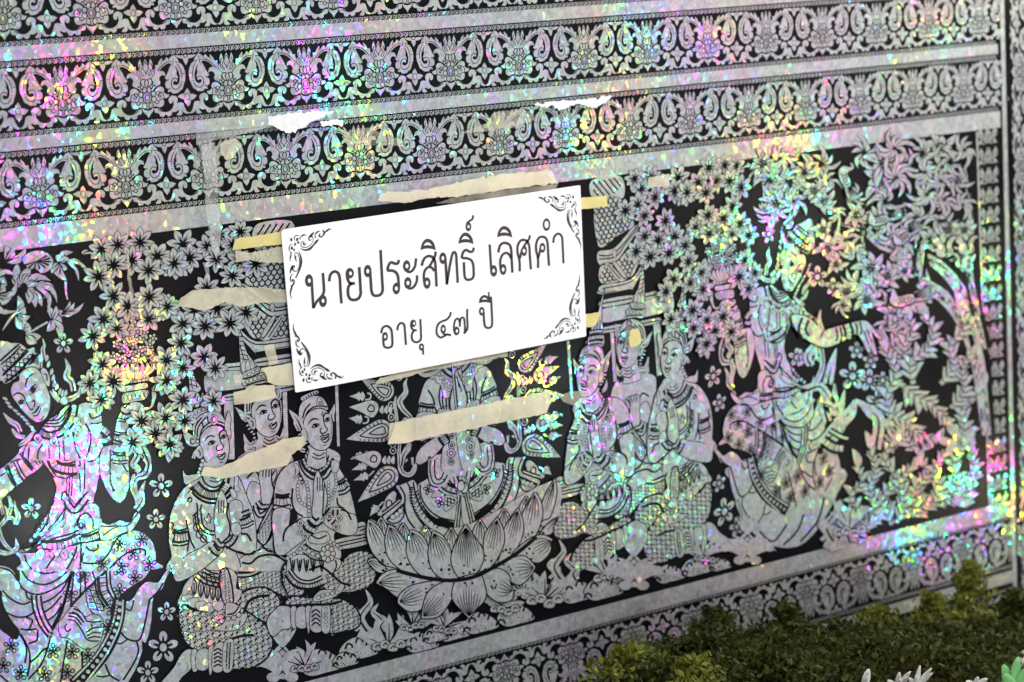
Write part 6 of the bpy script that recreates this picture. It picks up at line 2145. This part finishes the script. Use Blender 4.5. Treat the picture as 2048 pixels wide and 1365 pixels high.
C1_, C2_ = crop(0, 0, 700), crop(680, 0, 700)
R1 = crop(1100, 560, 350)
K2 = crop(900, 700, 350)
tape('masking_tape', T1, [(785, 240), (830, 110), (880, 90), (1060, 70), (1400, 12), (1420, 165), (1080, 200)], M_YTAPE, 'yellow masking tape strip at upper left edge of the name board', lev=2, jag=.4)
tape('tape_residue', T1, [(820, 240), (1000, 270), (1150, 240), (1400, 190), (1420, 380), (1190, 385), (1000, 350), (830, 385)], M_THIN, 'pale tape residue on scaled roof just under the yellow tape', lev=0)
tape('tape_residue', T1, [(140, 900), (180, 800), (330, 705), (850, 672), (1200, 680), (1420, 700), (1430, 850), (1150, 850), (900, 900), (700, 845), (520, 930), (400, 940), (240, 905)], M_THIN, 'long beige tape residue across leaves and roof left of the name board', lev=1)
tape('tape_residue', T2, [(1130, 275), (1300, 245), (1480, 210), (1510, 470), (1280, 470), (1210, 440), (1170, 330)], M_BTAPE, 'square beige tape patch under lower left corner of the name board', lev=1)
tape('tape_residue', T2, [(805, 555), (930, 530), (1000, 480), (1280, 470), (1295, 620), (1000, 680), (812, 702)], M_BTAPE, 'beige tape over the headdress of the middle left worshipper', lev=0)
tape('tape_residue', T2, [(800, 350), (900, 340), (900, 440), (815, 450)], M_THIN, 'small tan tape remnant beside the tiered crown of the middle worshipper', lev=0)
tape('clear_tape', T2, [(1150, 10), (1270, -10), (1330, 215), (1220, 245)], M_THIN, 'short slanted see-through tape piece beside lower left board edge', lev=2, jag=.4)
tape('torn_tape', T3, [(415, 300), (460, 205), (620, 212), (830, 125), (950, 55), (1180, -30), (1400, -130), (1620, -160), (1640, -60), (1480, 60), (1440, 175), (1250, 222), (1000, 270), (850, 300), (680, 335)], M_BTAPE, 'torn beige tape across the chests of the left worshippers', lev=1)
tape('packing_tape', px, [(776, 888), (790, 848), (822, 838), (905, 822), (1000, 802), (1096, 782), (1104, 799), (1098, 812), (1093, 827), (1000, 846), (900, 867), (806, 887)], M_BTAPE, 'long tan tape strip across the lap of the seated central figure', lev=3, jag=.9)
tape('tape_residue', px, [(748, 770), (760, 756), (820, 741), (937, 719), (1014, 703), (1016, 713), (937, 727), (850, 744), (770, 766)], M_THIN, 'narrow tape residue showing along lower edge of the name board', lev=0)
tape('packing_tape', C2_, [(222, 1175), (240, 1132), (480, 1112), (560, 1095), (760, 1052), (1000, 1015), (1240, 1000), (1278, 1078), (1120, 1090), (1000, 1105), (700, 1150), (520, 1160), (380, 1190)], M_BTAPE, 'long tan tape strip on the foil band above the name board', lev=1, jag=1.4)
tape('tape_residue', C2_, [(560, 1190), (700, 1150), (1000, 1108), (1275, 1080), (1260, 1110), (1000, 1150), (700, 1195)], M_FAINT, 'faint grey adhesive smear along upper edge of the name board', lev=0)
tape('masking_tape', C2_, [(1406, 1160), (1560, 1146), (1564, 1210), (1410, 1226)], M_YTAPE, 'yellow masking tape tab at upper right edge of the name board', lev=2, jag=.4)
tape('tape_residue', C2_, [(1925, 1018), (1926, 1090), (1800, 1102), (1806, 1040)], M_THIN, 'small beige tape square on leaves right of the name board', lev=1, jag=.5)
tape('masking_tape', R1, [(400, 410), (600, 375), (570, 450), (520, 540), (400, 560)], M_YTAPE, 'yellow tape scrap at lower right edge of the name board', lev=2, jag=.6)
tape('masking_tape', R1, [(935, 605), (960, 575), (1040, 568), (1072, 690), (1062, 750), (950, 790), (925, 720)], M_YTAPE, 'yellow tape scrap over the face of a right worshipper', lev=1, jag=1.0)
tape('torn_paper', C1_, [(1570, 682), (1660, 668), (1840, 650), (1955, 654), (1900, 685), (1830, 712), (1790, 740), (1740, 758), (1700, 782), (1650, 768), (1610, 745), (1570, 735)], M_PAPER, 'large white torn paper scrap between the second and third ornament rows', 'paper', jag=1.6, lev=2, step=4)
tape('torn_paper', C1_, [(1870, 715), (1960, 700), (2010, 712), (2000, 745), (1950, 730), (1890, 745)], M_PAPER, 'small white paper flake right of the large torn scrap', 'paper', jag=1.4, lev=2, step=4)
tape('torn_paper', C2_, [(1130, 612), (1200, 600), (1290, 592), (1450, 580), (1590, 560), (1560, 600), (1500, 632), (1380, 610), (1280, 650), (1240, 615), (1180, 632)], M_PAPER, 'ragged white paper scrap on top of the third ornament row', 'paper', jag=1.8, lev=2, step=4)
tape('clear_tape', px, [(402, 290), (430, 285), (436, 380), (442, 470), (434, 520), (424, 500), (412, 430), (410, 370)], M_CLEAR, 'upright clear tape strip with white creases left of the board', lev=2, jag=.8)
tape('clear_tape', px, [(405, 526), (417, 525), (420, 554), (414, 556)], M_CLEAR, 'tiny whitish tape end hanging below the upright clear tape', lev=2, jag=.5)
tape('clear_tape', C1_, [(1140, 720), (1580, 655), (1600, 740), (1150, 850)], M_CLEAR, 'dusty clear tape left of the large torn paper scrap', lev=0, jag=.5)
tape('tape_residue', C2_, [(690, 785), (860, 720), (900, 660), (1040, 640), (1130, 655), (1140, 700), (1000, 752), (850, 770)], M_FAINT, 'tan adhesive stain in the third ornament row above the board', lev=0)
tape('tape_residue', C2_, [(10, 800), (60, 760), (180, 750), (280, 800), (400, 830), (380, 860), (250, 850), (60, 850)], M_FAINT, 'brownish adhesive smear in the third row left of the stain', lev=0)
tape('tape_residue', L1, [(1480, 160), (1505, 155), (1520, 420), (1565, 640), (1560, 900), (1570, 1200), (1545, 1200), (1530, 900), (1515, 640), (1490, 420)], M_THIN, 'thin yellowish glue drip running down to the flower bowl', 'glue', lev=1, jag=.7)
tape('tape_residue', K2, [(1270, 535), (1380, 500), (1540, 470), (1640, 510), (1560, 600), (1440, 650), (1330, 610)], M_FAINT, 'grey adhesive patch between the rays and right worshipper', lev=0)
tape('tape_residue', K1, [(560, 1110), (580, 860), (640, 850), (840, 800), (860, 1060), (740, 1095)], M_THIN, 'pale crinkled tape end over the left glory rays', lev=1)
tape('tape_residue', C1_, [(1290, 840), (1380, 810), (1420, 850), (1380, 900), (1330, 940), (1290, 900)], M_THIN, 'tan tape scrap on an arched leaf of the third row', lev=1)


# ------------------------------------------------------------------ greenery in front of the coffin's foot
def leaf_mat(name, c0, c1, rough=0.6, trans=0.25):
    mt, nt = new_mat(name)
    g = NT(nt)
    out = g.n('ShaderNodeOutputMaterial')
    geo = g.n('ShaderNodeNewGeometry')
    nz = g.n('ShaderNodeTexNoise')
    nz.inputs['Scale'].default_value = 45
    g.l(geo.outputs['Position'], nz.inputs['Vector'])
    mixf = g.math('ADD', g.math('MULTIPLY', geo.outputs['Random Per Island'], 0.6), g.math('MULTIPLY', nz.outputs['Fac'], 0.4))
    col = g.mixc(mixf, c0 + (1,), c1 + (1,))
    b = g.n('ShaderNodeBsdfPrincipled')
    b.inputs['Roughness'].default_value = rough
    b.inputs['Specular IOR Level'].default_value = 0.2
    g.l(col, b.inputs['Base Color'])
    t = g.n('ShaderNodeBsdfTranslucent')
    g.l(col, t.inputs[0])
    mx = g.n('ShaderNodeMixShader')
    mx.inputs[0].default_value = trans
    g.l(b.outputs[0], mx.inputs[1])
    g.l(t.outputs[0], mx.inputs[2])
    g.l(mx.outputs[0], out.inputs[0])
    return mt


M_FERN = leaf_mat('olive_filler_foliage', (0.014, 0.022, 0.004), (0.075, 0.085, 0.016))
M_FERN2 = leaf_mat('yellow_green_foliage', (0.05, 0.07, 0.010), (0.22, 0.23, 0.035))
M_STEM = simple_mat('green_stem', (0.06, 0.07, 0.02), rough=0.7, noise=0.3)
M_WPETAL = simple_mat('white_petal', (0.48, 0.48, 0.44), rough=0.7, noise=0.2, nscale=60)
M_GLEAF = simple_mat('pale_green_leaf', (0.12, 0.33, 0.11), rough=0.6, noise=0.25, nscale=40)


def plume(tip, foot, w, y, seed, label, mat, n=2600):
    """an upright feathery spray: stem, side shoots and a mass of tiny leaves"""
    rnd = random.Random(seed)
    tx, tz = back(tip[0], tip[1], y)
    fx, fz = back(foot[0], foot[1], y)
    sc = 0.00094
    W = w * sc
    H = tz - fz
    root = tag(empty('filler_plant', (fx, y, fz + Z0)), label, 'plant', 'feathery filler greenery before the coffin')
    shoots = []
    for k in range(26):
        t = .05 + .93 * k / 25
        reach = W * .62 * (1 - t) ** .75 + .004
        a = rnd.uniform(0, 6.283)
        b0 = np.array([(tx - fx) * t, 0, H * t])
        b1 = b0 + np.array([math.cos(a) * reach, math.sin(a) * reach * .7, reach * .75])
        shoots.append((b0, b1))
    v, f = [], []

    def tube(a, b, r0, r1):
        d = b - a
        d = d / (np.linalg.norm(d) + 1e-9)
        u = np.cross(d, [0.3, 1, .2]); u /= np.linalg.norm(u)
        w_ = np.cross(d, u)
        base = len(v)
        for c, r in ((a, r0), (b, r1)):
            for q in range(4):
                v.append(tuple(c + (u * math.cos(q * 1.571) + w_ * math.sin(q * 1.571)) * r))
        for q in range(4):
            f.append((base + q, base + (q + 1) % 4, base + 4 + (q + 1) % 4, base + 4 + q))
    tube(np.array([0, 0, 0.]), np.array([tx - fx, 0, H]), .0022, .0006)
    for a, b in shoots:
        tube(a, b, .0010, .0004)
    me = bpy.data.meshes.new('stem')
    me.from_pydata(v, [], f)
    me.materials.append(M_STEM)
    link_mesh('stem', me, root)
    g = np.random.default_rng(seed)
    SA = np.array([a for a, b in shoots]); SB = np.array([b for a, b in shoots])
    idx = g.integers(0, len(shoots), n)
    t = g.random(n) ** .7
    ln = np.linalg.norm(SB - SA, axis=1)[idx]
    spread = (.0028 + .17 * ln * (1 - abs(t - .45)))[:, None]
    c = SA[idx] + (SB - SA)[idx] * (t * 1.08)[:, None] + g.normal(size=(n, 3)) * spread * np.array([1, 1, .8])
    s_ = g.uniform(.0018, .0052, n)[:, None]
    d1 = g.normal(size=(n, 3)) + np.array([0, 0, .5]); d1 /= np.linalg.norm(d1, axis=1)[:, None]
    d2 = np.cross(d1, g.normal(size=(n, 3))); d2 /= np.linalg.norm(d2, axis=1)[:, None]
    V = np.stack([c - d1 * s_ * 1.5, c + d2 * s_ * .75, c + d1 * s_ * 1.7, c - d2 * s_ * .75], 1).reshape(-1, 3)
    v = V.tolist()
    f = np.arange(4 * n).reshape(-1, 4).tolist()
    me = bpy.data.meshes.new('foliage')
    me.from_pydata(v, [], f)
    me.materials.append(mat)
    o = link_mesh('foliage', me, root)
    o['kind'] = 'stuff'
    return root


PL = [((1935, 1132), (1925, 1420), 150, -.16, M_FERN2, 'tallest pointed green spray near the right pilaster'),
      ((1856, 1196), (1850, 1430), 170, -.18, M_FERN2, 'broad green spray just left of the tallest pointed spray'),
      ((1752, 1228), (1745, 1430), 170, -.20, M_FERN2, 'yellow green spray midway along the greenery, two left of the tallest'),
      ((2030, 1186), (2030, 1430), 170, -.16, M_FERN, 'dark spray in front of the pilaster at the right edge'),
      ((1562, 1216), (1570, 1430), 150, -.16, M_FERN, 'dark spray reaching into the lower ornament row right of centre gap'),
      ((1428, 1226), (1430, 1430), 140, -.14, M_FERN, 'dark spray before the green tinted rosette of the lower row'),
      ((1378, 1290), (1400, 1430), 190, -.18, M_FERN, 'low dark tuft at left of the greenery mass'),
      ((1640, 1264), (1640, 1440), 210, -.24, M_FERN, 'wide dark tuft in the middle of the greenery mass'),
      ((1256, 1308), (1250, 1430), 130, -.22, M_FERN2, 'leftmost small yellow green tuft at the bottom edge'),
      ((1392, 1322), (1390, 1440), 90, -.34, M_FERN2, 'small bright yellow tuft in front at the bottom edge'),
      ((1490, 1296), (1500, 1440), 200, -.24, M_FERN, 'dark tuft between the bright yellow tuft and the wide tuft'),
      ((1980, 1262), (1980, 1440), 220, -.26, M_FERN, 'dark bushy tuft above the pale green leaves'),
      ((1800, 1280), (1800, 1450), 240, -.28, M_FERN, 'dark bushy tuft above the white flowers'),
      ((1560, 1310), (1560, 1450), 200, -.32, M_FERN, 'dark low tuft at the bottom edge below the wide tuft'),
      ((1700, 1310), (1700, 1450), 220, -.34, M_FERN, 'dark low tuft at the bottom edge left of the white flowers'),
      ((1900, 1300), (1900, 1450), 220, -.34, M_FERN, 'dark low tuft at the bottom edge right of the white flowers'),
      ((1300, 1340), (1310, 1450), 130, -.26, M_FERN, 'low olive tuft beside the leftmost small tuft'),
      ((1450, 1330), (1460, 1450), 160, -.30, M_FERN, 'low olive tuft just right of the small bright yellow tuft')]
for i, (tip, foot, w, y, mt, lb) in enumerate(PL):
    plume(tip, foot, w * .95, y, 40 + i, lb, mt, n=int(3000 * (w / 170) ** 1.3))


def petal_mesh(name, L, W, cup, mat, seed, seg=6):
    """one thick, cupped petal pointing along +z"""
    rnd = random.Random(seed)
    v, f = [], []
    for i in range(seg + 1):
        t = i / seg
        hw = W * (math.sin(math.pi * min(1, t * .86 + .1)) ** .7) / 2
        for j in (-1, -.5, 0, .5, 1):
            v.append((hw * j, -cup * L * (t * t) + abs(j) * cup * W * .35 + rnd.uniform(-1, 1) * W * .02, L * t))
    for i in range(seg):
        for j in range(4):
            a = i * 5 + j
            f.append((a, a + 1, a + 6, a + 5))
    me = bpy.data.meshes.new(name)
    me.from_pydata(v, [], f)
    me.materials.append(mat)
    for p in me.polygons:
        p.use_smooth = True
    return me


def blossom(name, pxp, y, n, L, W, mat, label, cat, part, seed, spread=1.0, tilt=0.0):
    x, z = back(pxp[0], pxp[1], y)
    root = tag(empty(name, (x, y, z + Z0)), label, cat)
    rnd = random.Random(seed)
    for k in range(n):
        a = (k / max(1, n - 1) - .5) * 2 * spread + rnd.uniform(-.1, .1)
        o = link_mesh(part, petal_mesh(part, L * rnd.uniform(.85, 1.1), W, rnd.uniform(.15, .4), mat, seed * 10 + k), root)
        o.rotation_euler = (rnd.uniform(-.5, .3) + tilt, a, 0)
        md = o.modifiers.new('thickness', 'SOLIDIFY')
        md.thickness = .0012
    me = bpy.data.meshes.new('stalk')
    r = .003
    v = [(math.cos(q * 1.047) * r * (1 if zz else 1.4), math.sin(q * 1.047) * r, zz) for zz in (-.14, 0.004) for q in range(6)]
    me.from_pydata(v, [], [(q, (q + 1) % 6, (q + 1) % 6 + 6, q + 6) for q in range(6)])
    me.materials.append(M_STEM)
    link_mesh('stalk', me, root)
    return root


blossom('white_flower', (1838, 1376), -.46, 6, .030, .009, M_WPETAL, 'white flower with narrow petals at the bottom edge below the greenery', 'flower', 'petal', 3, .75)
blossom('white_flower', (1800, 1382), -.44, 5, .028, .011, M_WPETAL, 'half hidden white flower just left of the narrow petalled one', 'flower', 'petal', 4, .7)
blossom('white_flower', (1730, 1380), -.46, 2, .026, .014, M_WPETAL, 'leftmost white flower with round petal tips at the bottom edge', 'flower', 'petal', 5, .25)
blossom('white_flower', (1952, 1378), -.46, 3, .020, .012, M_WPETAL, 'tiny white flower tips between greenery and pale green leaves', 'flower', 'petal', 6, .9)
blossom('white_flower', (2050, 1330), -.36, 3, .024, .018, M_WPETAL, 'white flower cut by the right edge above the pale green leaves', 'flower', 'petal', 8, .8)
blossom('succulent', (2035, 1385), -.46, 6, .046, .021, M_GLEAF, 'pale green plant with rounded leaves in the bottom right corner', 'plant', 'leaf', 7, 1.15)


# the planting trough the greenery grows from (below the picture's edge)
_zt = min(back(p[1][0], p[1][1], p[3])[1] for p in PL) + 0.02
trough = tag(empty('planting_trough', (1.15, -0.30, Z0 + _zt)), 'long dark planting trough at the foot of the coffin', 'planter')
link_mesh('soil', box_mesh('soil', -0.62, 0.74, -0.22, 0.24, -0.05, 0.0, simple_mat('potting_soil', (0.02, 0.016, 0.012), rough=0.9, noise=0.4, nscale=90, bump=0.6)), trough)
for nm, q in (('side_board', (-0.66, 0.78, -0.25, -0.225)), ('side_board', (-0.66, 0.78, 0.245, 0.268)), ('end_board', (-0.66, -0.625, -0.2245, 0.2445)), ('end_board', (0.745, 0.78, -0.2245, 0.2445))):
    link_mesh(nm, box_mesh(nm, q[0], q[1], q[2], q[3], -0.24, 0.012, M_INK), trough)
